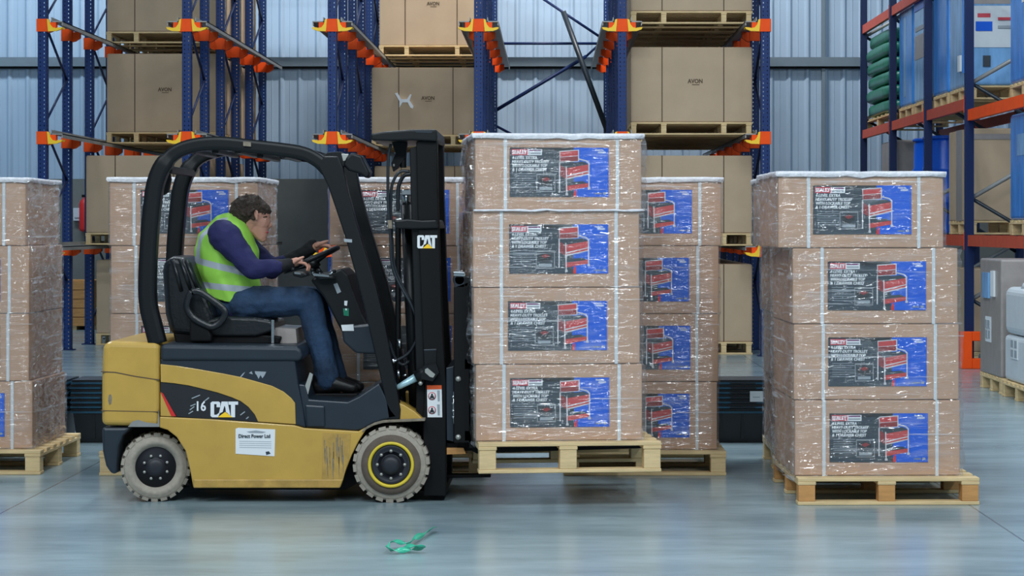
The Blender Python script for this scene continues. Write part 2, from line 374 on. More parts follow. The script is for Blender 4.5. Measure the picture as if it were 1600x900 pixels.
for a, b2, rr_ in (((842, -6), (944, 62), .022), ((752, 186), (916, 88), .03), ((916, 88), (944, 62), .02), ((742, 68), (944, 68), .022), ((740, 178), (800, 210), .022), ((800, 210), (900, 300), .02)):
    m = MB(); m.tube([W(*a, 33.9), W(*b2, 33.9)], rr_, navy, 6); m.build('back_brace', rack)
m = MB(); a = W(880, 18, 33.7); b2 = W(958, 230, 33.7)
m.tube([a, b2], .055, slate, 4); m.build('raking_strut', rack)
m = MB(); m.tube([(RX[0], 34.0, 5.2), (RX[-1], 34.0, 5.2)], .04, navy, 4); m.build('top_tie', rack)

# ------------------------------------------------------------------ pallets
def pallet_mesh(w, d, h, blocks, bw=.1, ww=wood, wb_=None):
    wb_ = wb_ or ww
    m = MB(); t = .02
    nb = 7
    for i in range(nb):                              # deck boards run along x... front board visible
        y0 = i*(d-.1)/(nb-1); m.box((0, y0, h-t), (w, y0+.1, h), ww)
    for x in blocks:
        m.box((x, 0, h-2*t), (x+bw, d, h-t), ww)
    for x in blocks:
        for y in (0, d/2-.06, d-.1): m.box((x+.004, y+.003, t), (x+bw-.004, y+.097, h-2*t), wb_)
    for y in (0, d/2-.06, d-.1): m.box((0, y, 0), (w, y+.1, t), ww)
    return m.mesh('wooden_pallet')
PM = pallet_mesh(1.0, 1.2, .15, (0, .44, .90))
PM2 = pallet_mesh(1.0, 1.2, .15, (0, .44, .90), ww=wood, wb_=wood2)
PMT = pallet_mesh(1.0, 1.2, .165, (0, .44, .90), ww=wood)
PMB = pallet_mesh(1.46, 1.3, .15, (0, .36, 1.08, 1.38), .07)
def pallet(me, loc, label, rz=0, group='wooden pallets'):
    o = raw('wooden_pallet', me, None, loc, rz); tag(o, label, 'pallet', group)
    md = o.modifiers.new('bevel', 'BEVEL'); md.width = .003; md.segments = 1
    return o
def deck_parts(*a): pass

# ------------------------------------------------------------------ trolley boxes with printed label
BW, BD, BH = .915, .475, .42
def box_mesh():
    m = MB(); m.box((0, .002, .002), (BW, BD-.002, BH-.002), card); me = m.mesh('cardboard_box')
    bm = bmesh.new(); bm.from_mesh(me); bmesh.ops.bevel(bm, geom=bm.edges[:], offset=.006, segments=2, affect='EDGES', profile=.5); bm.to_mesh(me); bm.free(); return me
def strap_mesh():
    m = MB(); w = .009; e = .0015
    m.box((-w, -e, -0.0), (w, .002, BH), strapm); m.box((-w, -e, BH-.002), (w, BD+e, BH), strapm); m.box((-w, BD-.002, 0), (w, BD+e, BH), strapm)
    return m.mesh('strap')
def label_mesh():
    m = MB(); x0, x1, z0, z1 = .193, .738, .076, .346; w = x1-x0; h = z1-z0
    y = [-.0022]
    def P(u, v): return (x0+u*w, z0+v*h)
    def R(u0, v0, u1, v1, mt, dy): a = P(u0, v0); c = P(u1, v1); m.quad((a[0], -.0022-dy, a[1]), (c[0], -.0022-dy, a[1]), (c[0], -.0022-dy, c[1]), (a[0], -.0022-dy, c[1]), mt)
    def G(pts, mt, dy): q = [P(*p) for p in pts]; m.add([(a, -.0022-dy, b) for a, b in q], [list(range(len(q)))], mt)
    m.box((x0, -.0022, z0), (x1, .001, z1), darkp)
    R(.645, .0, 1, 1, bluep, .0006)
    G([(.645, 0), (.645, .07), (.66, .14), (.675, .14), (.675, 0)], redp, .0008)
    R(.0, .92, .64, 1, blackp, .0005)
    R(.02, .845, .325, .965, white, .0008); R(.02, .845, .18, .965, pinkp, .0010)
    put_text(m, 'SEALEY', x0+.027*w, z0+.868*h, .145*w, .075*h, -.0036, white, bold=.0012)
    R(.19, .925, .315, .955, purplep, .0010); R(.19, .865, .315, .90, greyp, .0010)
    for i, (t, wd) in enumerate((('4-LEVEL EXTRA', .25), ('HEAVY-DUTY TROLLEY', .37), ('WITH LOCKABLE TOP', .35), ('& 1 DRAWER CHEST', .345))):
        put_text(m, t, x0+.025*w, z0+(.765-i*.080)*h, wd*w, .058*h, -.0034, white, shear=.18, bold=.0008)
    for i in range(7): R(.04, .46-i*.045, (.26, .30, .24, .28, .30, .22, .27)[i], .475-i*.045, print_g, .0006)
    R(.27, .10, .46, .47, inset, .0008); R(.278, .12, .452, .44, darkp, .0010)
    G([(.29, .36), (.36, .43), (.43, .37), (.42, .28), (.36, .22), (.30, .26)], blackp, .0012); G([(.32, .36), (.37, .40), (.41, .36), (.36, .31)], chestd, .0014)
    R(.30, .14, .43, .20, greyp, .0012)
    # the tool trolley: top chest, drawer tray, lower shelf, silver frame
    G([(.50, .93), (.70, .96), (.70, .72), (.505, .70)], chests, .0012)
    G([(.508, .91), (.69, .94), (.69, .84), (.508, .81)], chestr, .0014); G([(.508, .80), (.69, .83), (.69, .73), (.508, .71)], chestd, .0014)
    G([(.50, .66), (.74, .72), (.80, .66), (.57, .58)], darkp, .0013)
    G([(.50, .66), (.565, .58), (.565, .36), (.50, .44)], chestd, .0014)
    G([(.565, .58), (.80, .66), (.80, .48), (.565, .36)], chestr, .0014)
    G([(.57, .43), (.80, .535), (.80, .515), (.57, .405)], chests, .0016); G([(.565, .375), (.80, .48), (.80, .46), (.565, .345)], chests, .0016)
    G([(.50, .28), (.565, .20), (.80, .26), (.74, .32)], darkp, .0013); G([(.565, .22), (.80, .28), (.79, .20), (.565, .12)], chestr, .0015)
    for a, c in (((.503, .70), (.503, .12)), ((.57, .62), (.575, .06)), ((.80, .68), (.80, .18))):
        G([(a[0]-.006, a[1]), (a[0]+.006, a[1]), (c[0]+.006, c[1]), (c[0]-.006, c[1])], chests, .0018)
    G([(.70, .78), (.78, .74), (.81, .68), (.80, .66), (.77, .72), (.70, .755)], chests, .0017)
    for u_, v_ in ((.575, .05), (.80, .17)): G([(u_-.012, v_-.02), (u_+.014, v_-.02), (u_+.014, v_+.025), (u_-.012, v_+.025)], chests, .0019)
    put_text(m, 'Model No.', x0+.865*w, z0+.935*h, .085*w, .035*h, -.0030, white, bold=.0005)
    put_text(m, 'AP850M', x0+.89*w, z0+.885*h, .075*w, .038*h, -.0030, white, bold=.0006)
    R(.945, .045, .975, .095, greyp, .0009); R(.86, .055, .93, .08, print_g, .0009)
    return m.mesh('printed_label')
BM, SM, LM = box_mesh(), strap_mesh(), label_mesh()
FACE = {}
def stack(x, y, z, rz, offs, where, pal_mesh, pal_off, gname, slack=0.):
    """offs: x offset of each layer from the bottom up; where: words that say which stack"""
    M = Matrix.Translation((x, y, z)) @ Matrix.Rotation(rz, 4, 'Z')
    lay = ('bottom', 'second', 'third', 'top')
    for k, dx in enumerate(offs):
        for row in (0, 1):
            p = M @ Vector((dx, row*(BD+.005), k*BH))
            o = raw('cardboard_box', BM, None, p, rz+random.uniform(-.003, .003))
            tag(o, '%s carton from the floor with SEALEY label, %s' % (lay[k], where) if k in (1, 2) else '%s brown carton with printed SEALEY label, %s' % (lay[k], where) if row == 0 else
                'rear row brown carton in the %s layer, %s' % (lay[k], where), 'box', gname)
            for sx_ in (.16, .785):
                raw('strap', SM, o, (sx_+random.uniform(-.008, .008), 0, 0))
            if row == 0: raw('printed_label', LM, o, (random.uniform(-.006, .006), 0, 0))
    # stretch film around the whole stack
    m = MB(); lv = []
    for k, dx in enumerate(offs):
        for q in [i/11 for i in range(12)]: lv.append((k*BH+.004+q*(BH-.012), dx))
    lv = [(-.03, offs[0])]+lv; nx_, ny_ = 18, 18; g = .007; D = 2*BD+.005; ring = 2*(nx_+ny_)
    vs = []
    for li, (zz_, dx) in enumerate(lv):
        pts = []
        for i in range(nx_): pts.append((dx-g+(BW+2*g)*i/nx_, -g, 0, -1))
        for i in range(ny_): pts.append((dx+BW+g, -g+(D+2*g)*i/ny_, 1, 0))
        for i in range(nx_): pts.append((dx+BW+g-(BW+2*g)*i/nx_, D+g, 0, 1))
        for i in range(ny_): pts.append((dx-g, D+g-(D+2*g)*i/ny_, -1, 0))
        for a, b3, nxx, nyy in pts:
            dd = abs(noise.noise(Vector((a*9+x*3, b3*9+y, zz_*14))))*.008*(1+.5*slack)
            if nxx: dd += (.002+.020*abs(noise.noise(Vector((b3*3+y, x, zz_*24+b3*6)))))*(.5+.7*slack)
            vs.append((a+nxx*dd, b3+nyy*dd, zz_))
    K = len(lv); fs = [(k*ring+i, k*ring+(i+1) % ring, (k+1)*ring+(i+1) % ring, (k+1)*ring+i) for k in range(K-1) for i in range(ring)]
    for k_, f_ in enumerate(fs):
        i_ = k_ % ring; m.add([], [], film if (i_ < nx_ or nx_+ny_ <= i_ < 2*nx_+ny_) else film2)
    o_ = len(m.v); m.v += vs; a_, b_ = m.mi(film), m.mi(film2)
    for k_, f_ in enumerate(fs):
        i_ = k_ % ring; m.f.append(list(f_)); m.m.append(a_ if (i_ < nx_ or nx_+ny_ <= i_ < 2*nx_+ny_) else b_); m.sm.append(True)
    top = len(offs)*BH; dx = offs[-1]
    fo = empty('stretch_film', (x, y, z), rz)
    tag(fo, 'clear wrinkled stretch film around the %s' % where, 'plastic film', 'stretch film')
    raw('wrap', m.mesh('wrap'), fo)
    rim = []
    cs = [(dx-g, -g), (dx+BW+g, -g), (dx+BW+g, D+g), (dx-g, D+g), (dx-g, -g)]
    for i in range(4):
        for k in range(12):
            t = k/12; a = cs[i][0]+(cs[i+1][0]-cs[i][0])*t; b3 = cs[i][1]+(cs[i+1][1]-cs[i][1])*t
            rim.append(Vector((a, b3, top-.006+.008*noise.noise(Vector((a*7+x, b3*7, 2))))))
    rim.append(rim[0].copy())
    m = MB(); cxm, cym = dx+BW/2, D/2; vs = []
    for p in rim:
        o_ = Vector((p.x-cxm, p.y-cym, 0)); o_ = Vector((o_.x/(BW/2), o_.y/(D/2), 0)); j_ = noise.noise(Vector((p.x*11+x, p.y*11, 5)))
        for off_, zz_ in ((.004, top-.026+.012*j_), (.010+.004*j_, top-.012), (.008, top+.003+.003*j_), (-.03, top+.005+.004*j_), (-.10+.03*j_, top+.003)):
            vs.append((p.x+o_.x*off_, p.y+o_.y*off_, zz_))
    R_ = len(rim); m.add(vs, [(k*5+i, (k+1)*5+i, (k+1)*5+i+1, k*5+i+1) for k in range(R_-1) for i in range(4)], rimw, True); raw('film_rim', m.mesh('film_rim'), fo)
    if where == 'stack lifted on the forks':
        m = MB(); P_ = [Vector((offs[3]-.01+(BW+.02)*i/30, -.012-.004*noise.noise(Vector((i*.6, 1, 2))), 3*BH+.002+.009*noise.noise(Vector((i*.35, 4, 2))))) for i in range(31)]
        m.tube(P_, [.006+.007*abs(noise.noise(Vector((i*.7, 2, 9)))) for i in range(31)], rimw, 6); raw('film_fold', m.mesh('film_fold'), fo)
    pallet(pal_mesh, M @ Vector(pal_off), 'wooden pallet under the %s' % where, rz)
    return fo
stack(-.419, 12.36, .355, math.radians(5.5), (.012, 0, -.004, .008), 'stack lifted on the forks', PMT, (.02, -.1, -.165), 'cartons on the forks', 1.5)
stack(1.351, 12.52, .15, math.radians(1.), (0, -.006, -.012, -.092), 'near right stack on the floor', PM2, (.004, -.1, -.15), 'cartons in the near right stack', 1.)
stack(1.40, 13.86, .15, 0, (0, -.006, -.02, -.075), 'stack behind the near right one', PM, (-.0, -.1, -.15), 'cartons in the hidden right stack')
stack(-2.72, 14.0, .15, 0, (0, 0, .004, -.004), 'stack behind the driver', PM, (-.05, -.1, -.15), 'cartons behind the driver')
stack(-1.365, 14.0, .15, 0, (0, .02, .016, 0), 'stack behind the mast', PM, (-.04, -.1, -.15), 'cartons behind the mast')
stack(.125, 14.0, .15, 0, (-.01, -.002, .0, .015), 'stack just behind the load', PM, (-.045, -.1, -.15), 'cartons behind the forks load')
stack(-4.14, 14.05, .15, 0, (.012, -.01, -.008, -.03), 'leftmost stack', PM, (.0, -.1, -.15), 'cartons in the leftmost stack', 1.)

# ------------------------------------------------------------------ big cartons in the rack
BIGM = {}
def big_box(w, d, h):
    k = (w, d, h)
    if k in BIGM: return BIGM[k]
    m = MB(); m.box((0, 0, 0), (w, d, h), card2); me = m.mesh('large_carton')
    bm = bmesh.new(); bm.from_mesh(me); bmesh.ops.bevel(bm, geom=bm.edges[:], offset=.01, segments=2, affect='EDGES'); bm.to_mesh(me); bm.free()
    s = MB(); s.box((-.006, -.004, 0), (.006, .002, h), seamm); s.box((-.006, 0, h-.002), (.006, d, h+.003), seamm)
    t = MB(); put_text(t, 'AVON', w*.53-.09, h*.52, .175, .05, -.004, seamm, bold=.002); 
    t.quad((w*.53-.04, -.004, h*.52-.022), (w*.53+.05, -.004, h*.52-.022), (w*.53+.05, -.004, h*.52-.014), (w*.53-.04, -.004, h*.52-.014), seamm)
    BIGM[k] = (me, s.mesh('strap'), t.mesh('printed_mark')); return BIGM[k]
BAYN = {1: 'leftmost bay', 3: 'middle bay', 5: 'rightmost bay'}
LEVN = {0: 'on the floor', 1: 'on the lowest rails', 2: 'on the middle rails', 3: 'on the top rails'}
def big(bay, lev, Y, h, depth_word, w=1.45, dx=0):
    X = (RX[bay-1]+RX[bay])/2-w/2+dx; z = 0.0 if lev == 0 else LV[lev-1]+.002
    me, sm_, tm = big_box(w, 1.25, h)
    pallet(PMB, (X-.005, Y-.02, z), 'pallet %s, %s of the blue rack, %s' % (LEVN[lev], BAYN[bay], depth_word), 0, 'pallets in the drive-in rack')
    o = raw('large_carton', me, None, (X, Y, z+.151))
    tag(o, 'large plain carton %s, %s of the blue rack, %s' % (LEVN[lev], BAYN[bay], depth_word), 'box', 'large cartons in the drive-in rack')
    raw('strap', sm_, o, (w*.255, 0, 0)); raw('strap', sm_, o, (w*.765, 0, 0)); raw('printed_mark', tm, o)
    return o
DW = ('foremost', 'second in', 'third in', 'fourth in')
for k, Y in enumerate((30.0, 31.4, 32.8)): big(1, 3, Y, 1.1, DW[k]); big(1, 2, Y, 1.04, DW[k])
for k, Y in enumerate((28.7, 30.1, 31.5)): big(1, 1, Y, .98, DW[k], dx=-.01)
for k, Y in enumerate((29.3, 30.7)): big(1, 0, Y, .95, DW[k])
for k, Y in enumerate((32.26, 33.56)): big(3, 3, Y, 1.1, DW[k])
tb = None
for k, Y in enumerate((30.9, 32.3)):
    o = big(3, 2, Y, .92, DW[k])
    if k == 0: tb = o
for k, Y in enumerate((31.4, 32.8)): big(3, 1, Y, .92, DW[k])
for lev, h in ((3, 1.1), (2, .90), (1, .93), (0, .93)):
    for k, Y in enumerate((27.15, 28.5, 29.85, 31.2)): big(5, lev, Y, h, DW[k])
# torn white tape on the middle carton
m = MB(); c = Vector(tb.location)
def tp(px_, py_): p = W(px_, py_, 30.88); return (p.x, p.z)
m.prism([tp(617, 146), (tp(621, 145)), tp(627, 155), tp(636, 155), tp(641, 147), tp(643, 148), tp(640, 157), tp(646, 166), tp(645, 170), tp(641, 168), tp(637, 160), tp(629, 160), tp(624, 168), tp(624, 158)], 30.878, 30.896, tapew)
o = m.build('torn_tape', tb); 

# small things on the end wall and beyond the left bay
m = MB(); p0 = W(113, 325, 34.8); p1 = W(130, 345, 34.8); m.box((p0.x, 34.86, p1.z), (p1.x, 34.95, p0.z), signw); m.box((p0.x+.02, 34.85, p1.z+.04), (p1.x-.02, 34.86, p1.z+.06), greyp)
tag(m.build('wall_box', bevel=.005, loc=(p0.x, 34.95, p1.z)), 'small pale blue white panel fixed to the grey end wall beside the red extinguisher', 'wall panel')
ex = W(133, 352, 34.84)
e = empty('fire_extinguisher', ex); tag(e, 'red fire extinguisher hanging on the grey end wall beside the leftmost rack bay', 'fire extinguisher')
m = MB(); m.lathe([(.03, 0), (.085, .02), (.09, .05), (.09, .42), (.07, .48), (.03, .51), (.025, .53)], ex+Vector((0, 0, -.1)), 'z', redp, 20); m.build('cylinder', e)
m = MB(); m.box(ex+Vector((-.05, -.015, .43)), ex+Vector((.05, .015, .47)), blackm); m.tube([ex+Vector((.03, 0, .44)), ex+Vector((.1, -.02, .4)), ex+Vector((.12, -.03, .2)), ex+Vector((.11, -.03, 0))], .012, blackm, 8); m.build('hose', e)
m = MB(); p0 = W(113, 452, 33.6); p1 = W(136, 516, 33.6); X0, X1 = p0.x-.3, p1.x+.1
m.box((X0, 33.6, p1.z), (X1, 34.4, p0.z), wood2)
w0 = empty('timber_crate', (X0, 33.6, 0)); tag(w0, 'orange brown timber crate on the floor against the grey wall behind the leftmost bay', 'crate')
m.v = []; m.f = []; m.m = []; m.sm = []
for k in range(5):
    zz0 = .06+k*.135; m.box((X0, 33.6, zz0), (X1, 33.63, zz0+.125), wood2)
m.box((X0, 33.63, .06), (X1, 34.4, .735), wood2); m.build('slatted_side', w0)
m = MB()
for xx in (X0, (X0+X1)/2-.05, X1-.1): m.box((xx, 33.62, 0), (xx+.1, 34.4, .06), wood)
m.build('runner', w0)

# ------------------------------------------------------------------ nested black totes on the floor
tb_m = MB(); tb_m.add([(.03, .02, 0), (.57, .02, 0), (.57, .38, 0), (.03, .38, 0), (0, 0, .24), (.6, 0, .24), (.6, .4, .24), (0, .4, .24)], [(0, 3, 2, 1), (4, 5, 6, 7), (0, 1, 5, 4), (1, 2, 6, 5), (2, 3, 7, 6), (3, 0, 4, 7)], tote)
for xx in (.14, .29, .44): tb_m.box((xx, .002, .03), (xx+.02, .03, .23), tote)
TBM = tb_m.mesh('body')
tr_m = MB(); tr_m.box((-.01, -.012, .0), (.61, .412, .014), toteb); tr_m.box((-.004, -.004, .014), (.604, .404, .030), tote)
TRM = tr_m.mesh('rim')
th_m = MB(); th_m.box((.21, -.018, .002), (.39, -.008, .012), tote); THM = th_m.mesh('handle')
tl_m = MB(); tl_m.box((0, -.004, 0), (.095, 0, .075), white); tl_m.quad((.02, -.0045, .03), (.07, -.0045, .03), (.07, -.0045, .035), (.02, -.0045, .035), greyp); TLM = tl_m.mesh('paper_label')
for ci, (X, where) in enumerate(((-4.02, 'column by the leftmost stack'), (-3.385, 'column behind the counterweight'), (1.06, 'column left of the near right stack'), (1.70, 'column behind the near right stack'))):
    for k in range(7):
        z = 0 if k == 0 else .245+(k-1)*.034
        e = empty('tote', (X+random.uniform(-.006, .006), 16.02+random.uniform(-.008, .008), z)); 
        tag(e, 'black tote, %s in the %s' % (('lowest', 'second from the floor', 'third from the floor', 'fourth from the floor', 'third from the top', 'second from the top', 'topmost')[k], where), 'storage tote', 'nested black totes')
        if k == 0: raw('body', TBM, e); raw('rim', TRM, e, (0, 0, .21))
        else: raw('rim', TRM, e)
        if k: raw('handle', THM, e)
        if ci == 2 and k == 4: raw('paper_label', TLM, e, (.35, -.020, -.055))
        if ci == 0 and k == 0: raw('paper_label', TLM, e, (.03, -.0, .13))

# ------------------------------------------------------------------ right hand rack with its load
UY = [22.0, 24.62, 27.3, 30.1, 32.9]; UX = (4.55, 5.65)
rk = empty('pallet_rack', (4.55, 24.62, 0)); tag(rk, 'navy pallet rack with orange beams along the aisle at the far right', 'pallet rack')
m = MB(); w_, d_ = .045, .045
m.box((-w_, -d_, 0), (w_, -d_+.003, 5.6), navy); m.box((-w_, -d_, 0), (-w_+.003, d_, 5.6), perf); m.box((w_-.003, -d_, 0), (w_, d_, 5.6), perf); m.box((-.08, -.08, 0), (.08, .08, .01), navy)
um = m.mesh('upright')
for Y in [20.0]+UY[1:]:
    for X in UX: raw('upright', um, rk, Vector((X, Y, 0))-Vector(rk.location))
    m = MB()
    for z in (.75, 1.85, 3.1, 4.3):
        m.box((UX[0]+.04, Y-.02, z-.0), (UX[0]+.05, Y, z+.01), navy)
        m.tube([(UX[0]+.04, Y, z), (UX[1]-.04, Y, z+.58)], .026, galv, 6); m.tube([(UX[0]+.04, Y, z-.02), (UX[1]-.04, Y, z-.62)], .022, slate, 6)
    m.build('frame_brace', rk)
for z in (1.44, 2.93, 4.45):
    for a, b2 in zip(UY[1:], UY[2:]):
        for X in UX:
            m = MB(); m.box((X-.025, a+.045, z-.12), (X+.025, b2-.045, z), beamo); m.box((X-.05, a+.045, z-.16), (X-.0, a+.055, z+.03), orange); m.build('beam', rk)
for z in (1.44, 2.80):                               # the nearer bay
    for X in UX:
        m = MB(); m.box((X-.025, 20.0, z-.12), (X+.025, UY[1]-.045, z), orange if z > 2 else beamo); m.build('beam', rk)
g = empty('upright_guard', (4.6, 24.4, 0)); tag(g, 'orange steel guard on the floor protecting the foot of the far right rack', 'rack guard')
m = MB(); p0 = W(1500, 520, 24.4); X0 = p0.x
m.box((X0, 24.38, .0), (X0+.13, 24.5, .40), orange); m.build('upright_plate', g, bevel=.008)
m = MB(); m.box((X0+.13, 24.38, .30), (X0+.75, 24.5, .40), orange); m.box((X0+.13, 24.38, .0), (X0+.75, 24.5, .11), orange); m.build('cross_rail', g, bevel=.008)
def plab(s):
    w = s.split()[:12]
    while w[-1].strip(',') in ('the', 'on', 'at', 'of', 'in', 'with', 'and', 'a', 'to', 'just', 'near', 'second', 'from', 'far', 'lower', 'upper'): w.pop()
    return 'pallet under the '+' '.join(w).rstrip(',')
def wrapped(name, x0, y0, z0, sx_, sy_, sz_, m0, label, cat, group=None, bands=(), pal=True, bev=.04):
    e = empty(name, (x0, y0, z0)); tag(e, label, cat, group)
    m = MB(); m.box((x0, y0, z0+.15), (x0+sx_, y0+sy_, z0+.15+sz_), m0); m.build('wrapped_load', e, bevel=bev, seg=3)
    for (axis, u0, v0, u1, v1, mt) in bands:          # printed panels seen on the faces
        b_ = MB(); e_ = .001+.003*bands.index((axis, u0, v0, u1, v1, mt))
        if axis == 'f': b_.box((x0+u0*sx_, y0-.003-e_, z0+.15+v0*sz_), (x0+u1*sx_, y0-.001, z0+.15+v1*sz_), mt)
        else: b_.box((x0-.003-e_, y0+u0*sy_, z0+.15+v0*sz_), (x0-.001, y0+u1*sy_, z0+.15+v1*sz_), mt)
        b_.build('printed_panel', e)
    if pal:
        pme_ = pallet_mesh(sx_, sy_, .15, (0, sx_/2-.05, sx_-.1))
        pallet(pme_, (x0, y0, z0), plab(label), 0, 'pallets in the aisle rack')
    return e
wrapped('wrapped_pallet_load', 4.60, 24.95, 2.935, 1.02, 1.15, 1.5, bluef2, 'blue film wrapped load with white cartons inside, at the near end of the upper shelf', 'wrapped goods', None,
        (('f', .04, .60, .98, .84, greyw), ('f', .02, .28, .96, .585, whitew), ('f', .10, .50, .24, .53, pinkp), ('f', .08, .40, .26, .47, bluep), ('f', .16, .14, .24, .22, darkp), ('f', .32, .42, .46, .44, greyp), ('f', .32, .48, .46, .50, pinkp), ('f', .10, .72, .24, .76, greyp), ('s', .12, .1, .2, .98, bluef), ('s', .3, .12, .42, .24, white)))
wrapped('wrapped_pallet_load', 4.60, 26.25, 2.935, 1.0, .98, 1.25, bluef, 'deep blue film wrapped load second from the near end of the upper shelf', 'wrapped goods')
wrapped('wrapped_pallet_load', 4.60, 27.5, 2.935, 1.0, 1.15, 1.35, bluef2, 'pale blue wrapped load just beyond the middle upright of the upper shelf', 'wrapped goods', None, (('s', .1, .4, .95, .62, greyw), ('s', .2, .66, .9, .70, greyp), ('s', .05, .85, .95, .98, drumb)))
wrapped('wrapped_pallet_load', 4.60, 28.8, 2.935, 1.0, 1.1, 1.28, bluef, 'streaky blue wrapped load next to the green bags', 'wrapped goods', None, (('s', .45, .1, .62, .9, bluef2),))
e0 = pallet(pallet_mesh(1.0, 2.4, .15, (0, .45, .9)), (4.6, 30.7, 2.935), 'wooden pallet under the stack of green bags', 0, 'pallets in the aisle rack')
for k in range(6):
    m = MB(); bm = bmesh.new(); bmesh.ops.create_icosphere(bm, subdivisions=4, radius=1)
    cx, cy, cz = 5.08+random.uniform(-.03, .03), 31.9, 3.085+.105+k*.196
    vs = []
    for v in bm.verts:
        c_ = v.co; f = lambda t, p: math.copysign(abs(t)**p, t)
        q_ = Vector((f(c_.x, .4)*.50, f(c_.y, .4)*1.2, f(c_.z, .5)*.105))
        q_.z += 0.012*noise.noise(q_*5+Vector((k*3, 0, 0)))*(1 if abs(c_.z) < .9 else 0); vs.append((cx+q_.x, cy+q_.y, cz+q_.z))
    fs = [[v.index for v in f_.verts] for f_ in bm.faces]; m.add(vs, fs, bagg, True); bm.free()
    tag(m.build('green_bag', loc=(cx, cy, cz)), 'glossy green bag, %s of the pile beyond the blue loads' % ('lowest', 'second from below', 'third from below', 'third from above', 'second from above', 'topmost')[k], 'bag', 'green bags')
wrapped('wrapped_carton', 4.60, 24.95, 1.445, 1.0, 1.2, 1.02, card2, 'large brown carton in clear film on the lower shelf at the near end', 'box', None, (('s', .3, .0, .6, 1.0, greyw), ('f', .0, .88, 1., .94, greyw)), bev=.015)
for k, (X, Y, lab) in enumerate(((4.85, 27.75, 'nearer'), (4.85, 28.5, 'farther'))):
    e = empty('blue_drum', (X, Y, 1.445)); tag(e, 'bright blue plastic drum standing on the lower shelf, the %s of two' % lab, 'drum', 'blue drums')
    m = MB(); m.lathe([(.25, 0), (.28, .03), (.28, .35), (.295, .37), (.295, .40), (.28, .42), (.28, .75), (.295, .77), (.295, .80), (.28, .82), (.275, 1.12), (.24, 1.18)], (X, Y, 1.447), 'z', drumb, 28); m.build('body', e)
    m = MB(); m.lathe([(.29, 0), (.29, .03), (.27, .04)], (X, Y, 2.60), 'z', drumb, 28); m.build('lid', e)
wrapped('wrapped_pallet_load', 4.60, 30.3, 1.445, 1.0, 1.2, 1.1, greyw, 'grey film wrapped load at the far end of the lower shelf', 'wrapped goods')
wrapped('wrapped_pallet_load', 4.62, 21.6, 2.805, 1.1, 1.18, 1.4, bluef, 'tall blue film wrapped load on the near bay upper shelf at the picture edge', 'wrapped goods', None, (('s', .2, .55, .5, .75, white),))
wrapped('wrapped_pallet_load', 4.62, 21.6, 1.445, 1.1, 1.18, 1.06, bluef, 'blue film wrapped load on the near bay lower shelf at the picture edge', 'wrapped goods', None, (('s', .3, .6, .7, .8, bluef2),))
wrapped('wrapped_carton', 4.62, 24.95, 0, 1.0, 1.1, .92, card2, 'dusty brown carton on the floor inside the foot of the aisle rack', 'box', None, (('f', .2, .55, .5, .95, greyw),), bev=.015)
def hz(axis): # white label with four grey squares
    out = []
    return out
wrapped('wrapped_carton', 4.10, 20.62, 0, 1.0, 1.0, 1.08, greyw, 'tall grey brown film wrapped carton on a pallet in front of the orange guard', 'box', None,
        (('s', .45, .28, .72, .50, white), ('s', .49, .31, .57, .38, greyp), ('s', .60, .31, .68, .38, greyp), ('s', .49, .40, .57, .47, greyp), ('s', .60, .40, .68, .47, greyp), ('s', .25, .68, .40, .9, white), ('s', .5, .66, .8, .88, bluef2)), bev=.02)
e = empty('white_container', (4.08, 19.3, 0)); tag(e, 'bulky white plastic wrapped container on a pallet at the right edge', 'container')
m = MB(); m.box((4.10, 19.3, .15), (5.1, 20.45, .56), whitew); m.build('lower_tier', e, bevel=.04, seg=3)
m = MB(); m.box((4.10, 19.3, .565), (5.1, 20.45, .99), whitew); m.build('upper_tier', e, bevel=.07, seg=4)
m = MB(); m.lathe([(.46, 0), (.44, .05), (.30, .10), (.05, .12)], (4.6, 19.9, .98), 'z', whitew, 28); m.build('domed_cap', e)
m = MB()
m.box((4.092, 19.85, .36), (4.098, 20.15, .54), white)
for a in (19.88, 20.03):
    for b2 in (.375, .46): m.box((4.089, a, b2), (4.093, a+.10, b2+.065), greyp)
m.build('hazard_label', e)
pallet(pallet_mesh(1.0, 1.2, .15, (0, .45, .9)), (4.08, 19.28, 0), 'pallet under the bulky white container', 0, 'pallets in the aisle rack')

# green plastic strap offcut on the floor
def fl(px_, py_, z=.004): 
    Y = (HC-z)*F/(py_-355); return Vector(((px_-860)*Y/F, Y, z))
m = MB()
path = catmull([fl(680, 828, .01), fl(664, 836, .012), fl(650, 845, .012), fl(640, 852, .01), fl(622, 851, .02), fl(608, 853, .03), fl(606, 861, .012), fl(622, 864, .005), fl(645, 862, .006), fl(662, 860, .012), fl(650, 858, .02), fl(632, 858, .01)], 8)
vs = []; 
for k, p in enumerate(path):
    t = (path[min(k+1, len(path)-1)]-path[max(k-1, 0)]).normalized(); s_ = Vector((-t.y, t.x, 0)).normalized()*.011+Vector((0, 0, .012*math.sin(k*.35)))
    vs += [p-s_+Vector((0, 0, .012)), p+s_+Vector((0, 0, .012))]
m.add(vs, [(2*k, 2*k+1, 2*k+3, 2*k+2) for k in range(len(path)-1)], greenp, True)
o = m.build('strapping_offcut', loc=fl(640, 855, 0)); md = o.modifiers.new('s', 'SOLIDIFY'); md.thickness = .0015
tag(o, 'curled offcut of green plastic strapping lying on the concrete floor', 'strap')
# ------------------------------------------------------------------ forklift
YN, YF = 12.52, 13.54
fk = empty('forklift', W(430, 787, 13.0).xyz*Vector((1, 1, 0)) if False else (-1.55, 13.0, 0))
tag(fk, 'yellow and black counterbalance forklift truck marked CAT carrying the carton stack', 'forklift')
